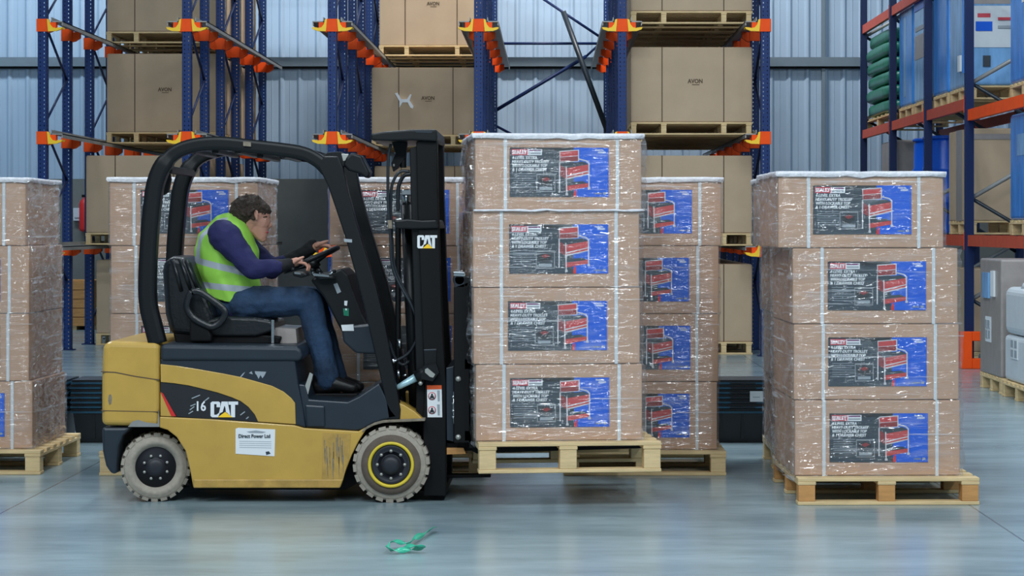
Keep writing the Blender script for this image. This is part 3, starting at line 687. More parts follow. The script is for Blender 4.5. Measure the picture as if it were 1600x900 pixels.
# counterweight
m = MB(); m.px([(159, 560), (160, 543), (164, 535), (174, 533), (249, 535), (249, 600), (249, 667), (158, 665), (158, 600)], YN, YF, tyellow)
cw = m.build('counterweight', fk, bevel=.035, seg=4)
m = MB(); m.px([(157.5, 580), (180, 581), (210, 587), (249, 593), (249, 594.4), (210, 588.6), (180, 582.6), (157.5, 581.6)], YN-.002, YN+.02, seamm)
m.px([(157.5, 641), (249, 643), (249, 644), (157.5, 642)], YN-.002, YN+.02, seamm); m.px([(170, 617), (173, 616), (175, 621), (174, 630), (171, 633), (169, 626)], YN-.002, YN+.02, tan); m.build('panel_seam', cw)
m = MB(); m.px([(200, 667), (206, 659), (216, 656), (228, 660), (246, 662), (248, 640), (249, 667)], YN-.0025, YN+.01, galv); m.build('worn_patch', cw)
m = MB(); m.px([(159, 668), (206, 668), (192, 680), (185, 698), (183, 720), (182, 741), (173, 740), (165, 728), (160, 705)], YN+.01, YF-.01, slate); m.build('rear_skirt', fk, bevel=.015)
m = MB(); m.px([(206, 667), (249, 667), (290, 700), (300, 735), (210, 700)], YN+.25, YF-.25, blackm); m.px([(250, 668), (640, 668), (660, 700), (540, 765), (300, 765)], YN+.2, YF-.2, blackm); m.build('chassis', fk)
# lower side panel
m = MB(); LP = [(249, 651), (330, 655), (460, 664.5), (475, 669), (560, 674), (575, 666), (560, 690), (549, 712), (540, 735), (531, 762), (302, 762), (297, 735), (290, 705), (276, 683), (262, 672), (249, 668)]
m.px(LP, YN+.005, YN+.06, tyellow); m.px([(302, 749), (536, 749), (531, 762.5), (302, 762.5)], YN-.001, YN+.05, tyellow_w)
sp = m.build('side_panel', fk, bevel=.006)
m = MB(); m.px(LP, YF-.06, YF, tyellow, Y=YN); m.build('side_panel', fk, bevel=.006)
m = MB(); m.px([(505, 676), (548, 678), (546, 712), (535, 752), (503, 752)], YN+.0025, YN+.05, tyellow_w)
for i in range(16):
    a = 504+random.random()*32; b0 = 678+random.random()*40; m.px([(a, b0), (a+1.2, b0), (a+1.6+random.uniform(-1, 1), b0+20+random.random()*20), (a+.4, b0+24)], YN+.001, YN+.01, tan)
m.build('scuffed_area', sp)
m = MB(); m.px([(368, 670), (372, 668.5), (430, 671), (429, 713), (368, 709)], YN+.002, YN+.006, white)
a = W(373, 684, YN); 
def tx(body, px0, py1, wpx, hpx, Y, mt, mb_, **k):     # lower left pixel, size in pixels
    p = W(px0, py1, Y); put_text(mb_, body, p.x, p.z, wpx*Y/F, hpx*Y/F, Y-.002, mt, **k)
tx('Direct Power Ltd', 373, 684, 49, 5.5, YN, darkp, m, bold=.0008)
m.px([(385, 674.5), (400, 672.5), (416, 675), (410, 677), (390, 676.5)], YN+.0015, YN+.003, greyp)
for i in range(4): m.px([(374, 689+i*3.2), (424, 690+i*3.2), (424, 690.8+i*3.2), (374, 689.8+i*3.2)], YN+.0015, YN+.003, greyp)
m.px([(415, 706), (420, 705), (423, 709), (416, 711)], YN+.0015, YN+.003, darkp)
m.build('paper_notice', fk)
# bonnet
m = MB(); m.px([(250, 560), (461, 562), (466, 600), (474, 640), (478, 669), (460, 664), (250, 651)], YN+.015, YF-.015, slate); hood = m.build('bonnet', fk, bevel=.01)
m = MB(); m.px([(250, 538), (464, 541), (472, 546), (473, 556), (470, 565), (250, 564)], YN, YF, slate); m.build('bonnet_lid', fk, bevel=.022, seg=4)
m = MB(); SW = [(250.5, 569), (275, 571.5), (310, 577), (350, 584), (375, 589), (402, 596.5), (425, 603), (443, 612), (455, 622), (461, 630), (462, 663), (403, 659), (398, 648), (388, 636), (376, 627), (362, 621), (340, 613.5), (318, 608), (295, 602.5), (272, 599), (251, 597)]
m.px(SW, YN+.008, YN+.03, tyellow); m.px([(250.5, 612), (253, 616), (272, 651), (250.5, 650)], YN+.008, YN+.03, tyellow); m.build('yellow_stripe', hood, bevel=.003)
m = MB(); m.px([(251, 598), (272, 600), (295, 603.5), (318, 609), (340, 614.5), (362, 622), (376, 628), (388, 637), (398, 649), (402.5, 659), (340, 655), (277, 651), (251, 612)], YN+.009, YN+.03, blackp)
m.px([(251, 613), (254, 614), (275, 650.5), (267.5, 650)], YN+.006, YN+.03, redp)
for (a, b2, c, d) in ((299, 622, 312, 617), (296, 640, 303, 635), (294, 646, 301, 642), (318, 627, 326, 621), (375, 648, 382, 643), (384, 654, 388, 651), (297, 634, 305, 631)):
    m.px([(a, b2), (a+1, b2+1.2), (c+1, d+1), (c, d-.4)], YN+.006, YN+.02, greyp)
tx('16', 308, 642, 13.5, 15, YN+.006, white, m, bold=.0015)
def cat_logo(mb_, x0, y1, w, h, Y, m1=white, m2=yel):
    d = lambda pts, mt, dy: mb_.px([(x0+a*w, y1-b*h) for a, b in pts], Y-dy, Y+.004, mt, Y=Y)
    d([(.06, 0), (0, .08), (0, .92), (.06, 1), (.29, 1), (.35, .93), (.35, .64), (.22, .64), (.22, .84), (.13, .84), (.13, .16), (.22, .16), (.30, .28), (.33, .22), (.27, 0)], m1, .001)
    d([(.40, 1), (.62, 1), (.72, .1), (.60, .30), (.56, .32), (.545, .56), (.52, .72), (.50, .72), (.44, .34), (.34, .26), (.30, .22)], m1, .0014)
    d([(.64, 1), (1, 1), (1, .80), (.89, .80), (.89, 0), (.74, 0), (.74, .80), (.655, .80)], m1, .001)
    d([(.26, 0), (.80, 0), (.53, .34)], m2, .002)
cat_logo(m, 329, 652, 43, 24.5, YN+.006); m.build('decal', hood)
m = MB()
for pts in ([(375, 589), (379, 584), (383, 581), (380, 586), (376, 590)], [(389, 583), (393, 580), (395, 585), (392, 584)], [(398, 580), (416, 581), (413, 587), (410, 591), (407, 586), (404, 592), (401, 586), (399, 584)]): m.px(pts, YN+.013, YN+.02, greyp)
m.build('scratched_sticker', hood)
# floor pan and step
m = MB(); m.px([(466, 600), (476, 601), (483, 624), (543, 628), (560, 620), (592, 599), (612, 640), (622, 652), (600, 656), (582, 662), (566, 671), (556, 673), (478, 668)], YN+.02, YF-.02, slate); m.build('floor_pan', fk, bevel=.008)
m = MB(); m.px([(476, 632), (507, 634), (508, 667), (479, 667)], YN+.006, YN+.2, slate); m.build('step_pocket', fk, bevel=.01)
m = MB(); m.px([(464, 640), (484, 582), (489, 585), (474, 645)], YN+.03, YN+.045, boltm); m.build('grab_strip', fk)
m = MB(); m.px([(619, 628), (632, 633), (648, 643), (660, 654), (661, 657), (620, 658)], YN+.03, YN+.22, tyellow); m.build('front_fender', fk, bevel=.006)
m = MB(); m.px([(619, 628), (632, 633), (648, 643), (660, 654), (661, 657), (620, 658)], YF-.22, YF-.03, tyellow, Y=YN); m.build('front_fender', fk, bevel=.006)
m = MB(); ar = [(566, 672), (574, 666), (585, 660.5), (598, 657), (612, 656), (664, 654)]
m.px(ar+[(a, b+4) for a, b in ar[::-1]], YN+.0, YN+.2, tan); m.build('wheel_arch_lip', fk, bevel=.003)
m = MB(); m.px([(566, 677), (580, 668), (598, 661), (664, 659), (664, 700), (690, 770), (640, 765), (600, 700)], YN+.24, YN+.4, blackm); m.build('wheel_well', fk)

# overhead guard
def WY2(pts, Y): return [Vector((W(a, b, YN+.06).x, Y, W(a, b, YN+.06).z)) for a, b in pts]
gd = empty('overhead_guard', (-2.2, 13.0, .9)); gd.parent = fk; gd.location = Vector(gd.location)-wloc(fk)
GP = [(247, 537), (240, 510), (232, 475), (231, 430), (234, 370), (239, 315), (244, 285), (255, 259), (275, 238), (305, 227), (345, 224), (395, 229), (440, 234), (475, 240), (498, 252), (512, 266)]
gp_pts = [Vector((a, b, 0)) for a, b in GP]; GPs = [(p.x, p.y) for p in catmull(gp_pts, 4)]
def guard_side(Y, sgn):
    m = MB(); P_ = WY2(GPs, Y); n_ = len(P_)
    R_ = []
    for k, (a, b) in enumerate(GPs): R_.append(.050 if b > 250 and a < 300 else .042)
    m.tube(P_, R_, black, 12, sq=True)
    return m.build('guard_rail', gd)
guard_side(YN+.06, 1); guard_side(YF-.08, -1)
m = MB(); PL = [(497, 260), (505, 244), (528, 244), (536, 262), (544, 300), (556, 345), (571, 395), (588, 450), (600, 500), (608, 540), (617, 590), (626, 640), (625, 656), (606, 656), (600, 615), (590, 570), (578, 520), (566, 470), (553, 420), (539, 370), (524, 325), (512, 290)]
m.px(PL, YN+.02, YN+.10, black); m.build('front_pillar', gd, bevel=.008)
m = MB(); m.px(PL, YF-.12, YF-.04, black, Y=YN+.02); m.build('front_pillar', gd, bevel=.008)
m = MB(); st = [(583, 498), (590, 500), (607, 560), (616, 600), (612, 604), (601, 562)]; m.px(st, YN+.03, YN+.06, tan); m.build('worn_edge', gd)
for px_ in (300, 335, 370, 405, 440, 472):
    a = W(px_, 231 if px_ < 400 else 238, YN+.06); m = MB(); m.box((a.x-.018, YN+.09, a.z-.03), (a.x+.018, YF-.10, a.z+.0), black); m.build('roof_bar', gd, bevel=.006)
a = W(262, 262, YN+.06); m = MB(); m.box((a.x-.02, YN+.09, a.z-.03), (a.x+.02, YF-.1, a.z+.01), black); m.build('roof_bar', gd, bevel=.006)
m = MB(); m.px([(537, 373), (550, 374), (550, 379), (538, 378)], YN+.017, YN+.03, greyp); m.px([(380, 221), (392, 222), (392, 229), (380, 228)], YN+.008, YN+.02, tan); m.build('sticker', gd)
m = MB(); m.px([(250, 272), (262, 262), (266, 280), (262, 300), (254, 305), (250, 290)], YN+.2, YN+.26, blackm); m.px([(255, 272), (259, 268), (262, 272), (258, 278)], YN+.195, YN+.2, boltm)
m.build('rear_mirror', gd, bevel=.01)
# head lamp
hl = empty('headlamp', W(555, 258, YN+.1)); hl.parent = fk; hl.location = Vector(hl.location)-wloc(fk)
m = MB(); m.px([(498, 250), (512, 238), (532, 237), (545, 244), (552, 250), (545, 256), (532, 262), (512, 264)], YN+.05, YN+.16, black); m.px([(533, 240), (545, 241), (540, 251), (536, 252)], YN+.045, YN+.05, boltm); m.build('bracket', hl, bevel=.008)
m = MB(); m.px([(541, 246), (549, 238), (565, 243), (577, 268), (578, 274), (572, 279), (562, 272), (545, 267), (536, 258)], YN+.03, YN+.20, black); m.build('housing', hl, bevel=.018, seg=3)
m = MB(); m.px([(562, 245), (566, 244), (579, 269), (576, 273)], YN+.04, YN+.19, slate); m.build('lens', hl, bevel=.004)

# mast
ms = empty('mast', (W(672, 500, YN+.1).x, 13.0, .1)); ms.parent = fk; ms.location = Vector(ms.location)-wloc(fk)
MO = [(650, 222), (683, 205), (684, 300), (688, 420), (692, 520), (697, 600), (697, 775), (662, 775), (661, 655), (664, 600), (660, 520), (656, 420), (652, 320)]
for Y0, Y1 in ((YN+.08, YN+.20), (YF-.22, YF-.10)):
    m = MB(); m.px(MO, Y0, Y1, blackm, Y=YN+.08); m.build('outer_channel', ms, bevel=.006)
    MI = [(640, 232), (652, 228), (656, 320), (662, 520), (666, 640), (652, 640), (648, 520), (642, 320)]
    m = MB(); m.px(MI, Y0+.03, Y1-.01+.03, black, Y=YN+.11); m.build('inner_channel', ms, bevel=.006)
m = MB(); m.px([(579, 209), (600, 205.5), (640, 202.5), (682, 202), (683.5, 214), (683, 221), (645, 219), (610, 220), (579, 219)], YN+.05, YF-.07, black); m.build('top_crossmember', ms, bevel=.01)
m = MB(); m.px([(648, 204), (676, 204.5), (674, 208), (650, 207)], YN+.047, YN+.06, slate); m.build('top_plate', ms)
m = MB(); m.px([(616, 344), (636, 342), (660, 344), (682, 343), (686, 357), (640, 358), (617, 357)], YN+.06, YF-.1, black); m.build('middle_crossmember', ms, bevel=.01)
m = MB(); m.px([(662, 762), (697, 762), (697, 775), (662, 775)], YN+.1, YF-.1, blackm); m.px([(650, 600), (664, 600), (664, 660), (650, 660)], YN+.1, YF-.1, blackm); m.build('bottom_crossmember', ms, bevel=.006)
for Y in (YN+.30, YF-.34):
    m = MB(); a = W(636, 320, Y); b2 = W(652, 700, Y); m.tube([a, b2], .036, black, 14); m.tube([W(634, 296, Y), W(636, 322, Y)], .026, chrome, 12); m.px([(628, 297), (645, 297), (645, 304), (628, 304)], Y-.04, Y+.04, greyp); m.build('lift_cylinder', ms)
m = MB(); m.tube([W(622, 345, YN+.45), W(622, 690, YN+.45)], .018, black, 8); m.tube([W(630, 230, YN+.3), W(630, 262, YN+.3)], .02, black, 8)
m.px([(612, 222), (636, 222), (634, 245), (622, 262), (614, 268), (611, 255), (618, 240)], YN+.28, YN+.36, black); m.px([(614, 256), (617, 256), (617, 260), (614, 260)], YN+.275, YN+.28, boltm); m.build('chain_anchor', ms, bevel=.004)
HS = ([(611, 225), (607, 245), (606, 290), (607, 330), (610, 370), (612, 410), (622, 440), (642, 475), (652, 500)],
      [(640, 268), (626, 268), (616, 280), (611, 300), (611, 340), (613, 380), (616, 415), (628, 445), (646, 480), (656, 515)],
      [(652, 478), (655, 500), (653, 525), (640, 550), (622, 562), (606, 566)],
      [(643, 272), (632, 274), (625, 285), (622, 300), (622, 330)],
      [(600, 520), (608, 535), (618, 560), (630, 570), (645, 560)])
for k, h_ in enumerate(HS):
    m = MB(); m.tube(catmull([W(a, b, YN+.14+.035*k) for a, b in h_], 6), .009 if k != 3 else .012, hosem, 8); m.build('hydraulic_hose', ms)
for (p_, r_, yy_, rad_) in (((604, 567), (622, 563), .2, .012), ((624, 530), (625, 545), .3, .012), ((622, 578), (624, 592), .25, .010), ((630, 588), (636, 585), .25, .008)):
    m = MB(); m.tube([W(*p_, YN+yy_), W(*r_, YN+yy_)], rad_, chrome, 8); m.build('hose_fitting', ms)
m = MB(); m.px([(606, 344), (612, 344), (613, 357), (607, 357)], YN+.13, YN+.16, tan); m.build('hose_clip', ms)
m = MB(); m.tube([W(650, 590, YN+.06), W(675, 577, YN+.06)], .036, black, 14); m.px([(662, 572), (682, 569), (686, 582), (676, 596), (658, 592)], YN+.02, YN+.12, black); m.px([(664, 577), (668, 575), (680, 585), (677, 590), (672, 589), (664, 582)], YN+.015, YN+.02, boltm)
m.lathe([(.012, -.004), (.012, .01)], W(657, 599, YN+.04), 'y', boltm, 10); m.build('tilt_cylinder', ms)
m = MB(); m.tube([W(616, 609, YN+.08), W(624, 604, YN+.075), W(651, 589, YN+.06)], [.006, .016, .024], rodb, 12); m.build('tilt_rod', ms)
m = MB(); m.px([(667, 603), (690, 602), (691, 652), (668, 652)], YN+.076, YN+.085, white); m.px([(667, 602), (690, 602), (690, 608), (667, 608.5)], YN+.074, YN+.085, orangep)
for cy in (619, 641):
    c = W(675, cy, YN+.074); m.lathe([(.022, 0), (.022, .001)], c, 'y', pinkp, 20); m.lathe([(.018, -.0006), (.018, .001)], c, 'y', white, 20); m.lathe([(.006, -.001), (.006, .001)], c+Vector((0, 0, .009)), 'y', blackp, 10)
    m.px([(673, cy-1), (677, cy-1), (679, cy+5), (676, cy+3), (674, cy+3), (671, cy+5)], YN+.0725, YN+.075, blackp); m.px([(683, cy-9), (687, cy-9), (687, cy+8), (684, cy+8)], YN+.074, YN+.077, greyp)
m.build('warning_sticker', ms)
m = MB(); cat_logo(m, 652, 388, 31, 20.5, YN+.079); m.build('logo_sticker', ms)
m = MB(); m.px([(662, 548), (682, 547), (682, 574), (663, 575)], YN+.073, YN+.085, black); m.px([(662, 546), (682, 545), (682, 548), (662, 549)], YN+.071, YN+.085, slate); m.build('cover_plate', ms, bevel=.003)

# carriage, load backrest and forks
cg = empty('fork_carriage', (W(720, 560, 12.9).x, 13.0, .2)); cg.parent = fk; cg.location = Vector(cg.location)-wloc(fk)
YC0, YC1 = YN+.02, YF-.06
for Y in (YC0, YC1-.05):
    m = MB(); m.px([(709, 448), (732, 440), (735, 560), (737, 692), (709, 692)], Y, Y+.05, blackm, Y=YC0); m.build('side_plate', cg, bevel=.005)
for py in (592, 683): m = MB(); m.lathe([(.015, -.006), (.015, .01)], W(716, py, YC0), 'y', boltm, 12); m.build('plate_bolt', cg)
m = MB()
for py0, py1 in ((432, 448), (560, 578), (672, 690)): a = W(725, py0, YC0); b2 = W(738, py1, YC0); m.box((a.x, YC0, b2.z), (b2.x, YC1, a.z), black)
m.build('cross_bar', cg, bevel=.005)
for k in range(6):
    Y = YC0+.0+k*(YC1-YC0-.03)/5; m = MB(); a = W(733, 426, YC0); b2 = W(742, 700, YC0); m.box((a.x, Y, b2.z), (b2.x, Y+.03, a.z), blackm); m.build('backrest_bar', cg)
m = MB(); a = W(708, 424, YC0); b2 = W(728, 449, YC0); c = W(718, 437, YC0)
m.lathe([(.032, 0), (.038, .01), (.038, .07), (.032, .08)], c, 'y', slate, 20); m.px([(708, 424), (727, 425), (728, 432), (708, 431)], YC0-.005, YC0+.09, chrome); m.px([(709, 431), (727, 431), (727, 450), (710, 450)], YC0+.0, YC0+.09, slate); m.build('guide_roller', cg, bevel=.006)
m = MB(); m.tube([W(709, 612, YC0+.03), W(709, 662, YC0+.03)], .006, chrome, 8)
for py in (618, 628, 640, 650): m.tube([W(709, py, YC0+.03), W(709, py+4, YC0+.03)], .011, chrome, 8)
m.build('adjuster_spring', cg)
m = MB(); m.px([(697, 692), (738, 690), (740, 704), (697, 706)], YC0+.1, YC1-.1, blackm); m.px([(697, 575), (709, 572), (709, 690), (698, 688)], YC0+.06, YC1-.06, slate); m.px([(697, 742), (766, 742), (767, 746), (697, 747)], YC0+.25, YC0+.35, blackm); m.build('lower_frame', cg, bevel=.004)
m = MB(); m.px([(698, 700), (724, 700), (728, 709), (698, 710)], YC0+.07, YC0+.2, wood2); m.build('dirty_ledge', cg)
for Y in (12.62, 13.08):
    m = MB(); xs = lambda px_: W(px_, 0, 12.45).x
    zt = .355-.165+.165-.04-.0025; 
    m.prism([(xs(734), .95), (xs(743), .95), (xs(744), zt-.0), (xs(1010), zt-.002), (xs(1012), zt-.012), (xs(1000), zt-.02), (xs(760), zt-.045), (xs(744), zt-.05), (xs(736), zt-.035), (xs(733), zt+.01)], Y, Y+.11, blackm); m.build('fork', cg, bevel=.004)

# wheels
def wheel(cx, cy, rpx, Y, rz, name_label, steer):
    c = W(cx, cy, YN); R = rpx*YN/F; R = c.z if abs(c.z-R) < .03 else R
    w = empty('wheel', (0, 0, 0)); w.parent = fk; w.location = Vector((c.x, Y, c.z))-wloc(fk); w.rotation_euler = (0, 0, rz)
    d = .17; s = R/.22
    m = MB(); prof = [(.118*s, .05), (.122*s, .03), (.135*s, 0.012), (.15*s, .0), (.168*s, -.006), (.176*s, .0), (.19*s, .002), (.205*s, .012), (.209*s, .03), (.209*s, d-.03), (.2*s, d-.01), (.15*s, d)]
    m.lathe([(r, h) for r, h in prof], (0, 0, 0), 'y', rubber, 48); 
    n_ = 22
    for row, (ya, yb, off) in enumerate(((.004, .085, 0), (.085, d-.004, .5))):
        for k in range(n_):
            a0 = 2*math.pi*(k+off)/n_; a1 = a0+2*math.pi/n_*.72
            vs = []
            for rr0, e_ in ((.20*s, .0), (R, .006)):
                for yy in (ya+e_, yb-e_*.2):
                    for a_ in (a0+e_*1.5, a1-e_*1.5): vs.append((rr0*math.cos(a_), yy, rr0*math.sin(a_)))
            m.add(vs, [(0, 1, 3, 2), (4, 5, 7, 6), (0, 1, 5, 4), (2, 3, 7, 6), (0, 2, 6, 4), (1, 3, 7, 5)], rubber)
    raw('tyre', m.mesh('tyre'), w)
    m = MB()
    if not steer:
        m.lathe([(.115*s, -.004), (.13*s, -.009), (.17*s, -.0085), (.172*s, .002)], (0, 0, 0), 'y', rubber2, 48, cap=False); raw('sidewall', m.mesh('sidewall'), w)
        m = MB(); m.lathe([(.113*s, 0.0), (.116*s, -.016), (.130*s, -.018), (.133*s, -.0)], (0, 0, 0), 'y', ringy, 48, cap=False); raw('rim_ring', m.mesh('rim_ring'), w)
        m = MB(); m.lathe([(.114*s, -.002), (.108*s, -.01), (.095*s, -.004), (.06*s, .0), (.052*s, -.012), (.048*s, -.03), (.03*s, -.036), (.001, -.036)], (0, 0, 0), 'y', hubm, 40); raw('hub', m.mesh('hub'), w)
        rb_, yb_ = .078*s, -.004
    else:
        m.lathe([(.168*s, -.002), (.16*s, -.0), (.13*s, .03), (.125*s, .036)], (0, 0, 0), 'y', rubber2, 48, cap=False); raw('sidewall', m.mesh('sidewall'), w)
        m = MB(); m.lathe([(.135*s, .02), (.125*s, .028), (.115*s, .03), (.10*s, .025), (.06*s, .02), (.052*s, .006), (.03*s, .0), (.001, .0)], (0, 0, 0), 'y', hubm, 40); raw('hub', m.mesh('hub'), w)
        rb_, yb_ = .077*s, .014
    for k in range(8):
        a_ = 2*math.pi*(k+.5*steer)/8; mm = MB(); mm.lathe([(.010*s, -.004), (.010*s, .012)], (rb_*math.cos(a_), yb_, rb_*math.sin(a_)), 'y', boltm, 6); raw('wheel_nut', mm.mesh('wheel_nut'), w)
    return w
wheel(611, 726, 61.5, YN-.0, 0, '', 0); wheel(241, 732, 56, YN+.05, math.radians(11), '', 1)
f2 = wheel(611, 726, 61.5, YF, math.pi, '', 0); r2 = wheel(241, 732, 56, YF-.05, math.pi+math.radians(11), '', 1)

# seat
st_ = empty('seat', W(300, 530, 13.0)); st_.parent = fk; st_.location = Vector(st_.location)-wloc(fk)
m = MB(); m.px([(254, 425), (256, 412), (262, 403), (272, 400), (288, 402), (298, 410), (310, 438), (322, 462), (334, 492), (338, 515), (300, 525), (266, 522), (258, 490)], YN+.24, YF-.24, vinyl, Y=YN+.26); m.build('backrest', st_, bevel=.05, seg=4)
m = MB(); 
for a, b2 in (((270, 406), (284, 455)), ((281, 404), (298, 452)), ((291, 407), (309, 452))): m.tube([W(*a, YN+.245), W((a[0]+b2[0])/2, (a[1]+b2[1])/2, YN+.235), W(*b2, YN+.245)], .012, vinyl, 8)
m.build('backrest_piping', st_)
m = MB(); m.px([(322, 500), (345, 494), (400, 496), (424, 500), (430, 508), (428, 518), (400, 526), (322, 526)], YN+.24, YF-.24, vinyl, Y=YN+.26); m.build('cushion', st_, bevel=.035, seg=4)
m = MB(); m.px([(270, 520), (400, 522), (440, 526), (436, 538), (275, 538)], YN+.26, YF-.26, blackm, Y=YN+.26); m.build('seat_base', st_, bevel=.01)
ring = catmull([W(a, b, YN+.17) for a, b in ((300, 456), (312, 456), (330, 468), (346, 480), (352, 490), (344, 504), (332, 511), (318, 506), (302, 497), (292, 482), (294, 466), (300, 456))], 4)
m = MB(); m.tube(ring, .021, vinyl, 10, sq=True); m.build('hip_restraint', st_)
m = MB(); m.px([(296, 500), (322, 505), (330, 525), (330, 534), (296, 534)], YN+.16, YN+.24, blackm); m.build('restraint_mount', st_, bevel=.01)
m = MB(); m.px([(428, 512), (462, 514), (464, 536), (430, 537)], YN+.3, YF-.3, greyw); m.px([(424, 500), (428, 500), (428, 536), (424, 536)], YN+.22, YN+.24, chrome); m.build('battery_cover', fk)

# dashboard, levers, steering wheel
ds = empty('dashboard', W(520, 480, 13.0)); ds.parent = fk; ds.location = Vector(ds.location)-wloc(fk)
m = MB(); m.px([(485, 438), (500, 427), (522, 424), (533, 419), (544, 430), (552, 455), (566, 490), (582, 520), (584, 550), (563, 548), (540, 530), (524, 500), (506, 465)], YN+.3, YF-.2, black, Y=YN+.3); m.build('steering_column', ds, bevel=.012)
m = MB(); m.px([(533, 509), (560, 508), (580, 506), (588, 553), (556, 552), (536, 534)], YN+.22, YN+.42, slate); m.build('knee_panel', ds, bevel=.012)
m = MB(); m.px([(533, 508), (552, 507), (553, 517), (535, 517)], YN+.215, YN+.25, white); m.build('white_label', ds)
m = MB(); m.px([(458, 424), (476, 425), (482, 431), (470, 434), (457, 431)], YN+.2, YN+.34, black); m.px([(484, 428), (520, 431), (524, 436), (500, 437)], YN+.22, YN+.5, black); m.build('instrument_panel', ds, bevel=.01)
for a, b2 in (((462, 427), (458, 421)), ((490, 430), (488, 422)), ((500, 431), (499, 423)), ((510, 432), (522, 424))):
    m = MB(); m.tube([W(*a, YN+.24), W(*b2, YN+.22)], .006, chrome, 8); m.lathe([(.008, -.01), (.012, 0), (.008, .01)], W(*b2, YN+.22), 'z', black, 10); m.build('lever', ds)
m = MB(); m.px([(460, 425), (470, 427), (470, 429), (460, 428)], YN+.195, YN+.2, chrome); m.px([(488, 427), (514, 430), (514, 433), (490, 431)], YN+.215, YN+.22, chrome)
m.px([(521, 444), (527, 442), (533, 456), (527, 459)], YN+.295, YN+.3, greyp); m.px([(538, 470), (543, 470), (542, 478), (538, 477)], YN+.295, YN+.3, white); m.px([(536, 482), (545, 482), (545, 494), (537, 493)], YN+.295, YN+.3, bagg); m.px([(539, 482), (542, 482), (542, 485), (540, 485)], YN+.293, YN+.296, white); m.build('trim_badge', ds)
sw = empty('steering_wheel', W(487, 406, 13.02)); sw.parent = fk; cS = W(487, 406, 13.02); sw.location = cS-wloc(fk)
ax = Vector((math.cos(math.radians(25)), 0, math.sin(math.radians(25)))); ay = Vector((0, 1, 0)); an = ax.cross(ay)
rim_p = [cS+.165*(math.cos(2*math.pi*i/36)*ax+math.sin(2*math.pi*i/36)*ay) for i in range(37)]
m = MB(); m.tube(rim_p, .014, black, 10); m.build('rim', sw)
m = MB(); nn = -an if an.z > 0 else an
for a_ in (90, 210, 330): m.tube([cS+nn*.03, cS+.16*(math.cos(math.radians(a_))*ax+math.sin(math.radians(a_))*ay)], .010, black, 8)
m.tube([cS+nn*.0, cS+nn*.05], .035, black, 14); m.build('spokes', sw)
m = MB(); m.tube([cS+nn*.04, W(512, 445, 13.02)], .02, black, 10); m.build('shaft', sw)

# ------------------------------------------------------------------ the driver
def hull(bm, pts):
    vs = [bm.verts.new(p) for p in pts]; r = bmesh.ops.convex_hull(bm, input=vs)
    dele = [g for g in r['geom_interior'] if isinstance(g, bmesh.types.BMVert)]
    if dele: bmesh.ops.delete(bm, geom=dele, context='VERTS')
_ico = bmesh.new(); bmesh.ops.create_icosphere(_ico, subdivisions=2, radius=1); ICO = [v.co.copy() for v in _ico.verts]; _ico.free()
def cap(bm, a, b, ra, rb, sa=(1, 1, 1), sb=None):
    sb = sb or sa; pts = [Vector(a)+Vector((c.x*sa[0], c.y*sa[1], c.z*sa[2]))*ra for c in ICO]+[Vector(b)+Vector((c.x*sb[0], c.y*sb[1], c.z*sb[2]))*rb for c in ICO]
    hull(bm, pts)
def fuse(name, parts, vox, mt, parent, smooth=4, disp=None, post=None):
    bm = bmesh.new()
    for p in parts: cap(bm, *p)
    me = bpy.data.meshes.new('tmp'); bm.to_mesh(me); bm.free(); o = bpy.data.objects.new('tmp', me); COL.objects.link(o)
    r = o.modifiers.new('r', 'REMESH'); r.mode = 'VOXEL'; r.voxel_size = vox
    s = o.modifiers.new('s', 'SMOOTH'); s.factor = .5; s.iterations = smooth
    dg = bpy.context.evaluated_depsgraph_get(); dg.update()
    m2 = bpy.data.meshes.new_from_object(o.evaluated_get(dg)); bpy.data.objects.remove(o)
    m2.name = name; off = wloc(parent); m2.materials.clear()
    for q in (mt if isinstance(mt, list) else [mt]): m2.materials.append(q)
    if disp:
        nr = [v.normal.copy() for v in m2.vertices]
        for v, nn_ in zip(m2.vertices, nr): v.co += nn_*disp(v.co)
    bm = bmesh.new(); bm.from_mesh(m2)
    if post: post(bm)
    for v in bm.verts: v.co -= off
    bm.to_mesh(m2); bm.free()
    for p in m2.polygons: p.use_smooth = True
    o = bpy.data.objects.new(name, m2); COL.objects.link(o); o.parent = parent
    return o
YP = 13.03
dr = empty('person', W(385, 500, YP)); tag(dr, 'person in a hi-vis green vest, navy jumper and jeans, driving the forklift', 'person')
q = lambda a, b, Y=YP: W(a, b, Y)
# body: one continuous figure
hip = q(372, 474); chest = q(350, 388); neck0 = q(368, 352); neck1 = q(388, 356)
ns, fs_ = q(354, 372, 12.84), q(366, 372, 13.22)
ne, nw = q(395, 421, 12.76), q(448, 413, 12.84)
fe, fw = q(425, 420, 13.26), q(489, 387, 13.18)
nk, na = q(483, 470, 12.92), q(508, 585, 12.90)
fk_, fa = q(490, 468, 13.18), q(524, 588, 13.14)
B = [(hip, q(356, 430), .13, .125), (q(356, 430), chest, .125, .13, (1, 1.2, 1)), (chest, neck0, .12, .07, (1, 1.2, 1)), (neck0, neck1, .056, .05),
     (ns, ne, .055, .042), (ne, nw, .04, .026), (fs_, fe, .055, .042), (fe, fw, .04, .026), (chest, ns, .10, .06), (chest, fs_, .10, .06),
     (q(385, 474, 12.92), nk, .085, .062), (nk, na, .058, .04), (q(385, 474, 13.14), fk_, .085, .062), (fk_, fa, .058, .04),
     (na, q(535, 606, 12.90), .04, .03), (fa, q(548, 606, 13.14), .04, .03)]
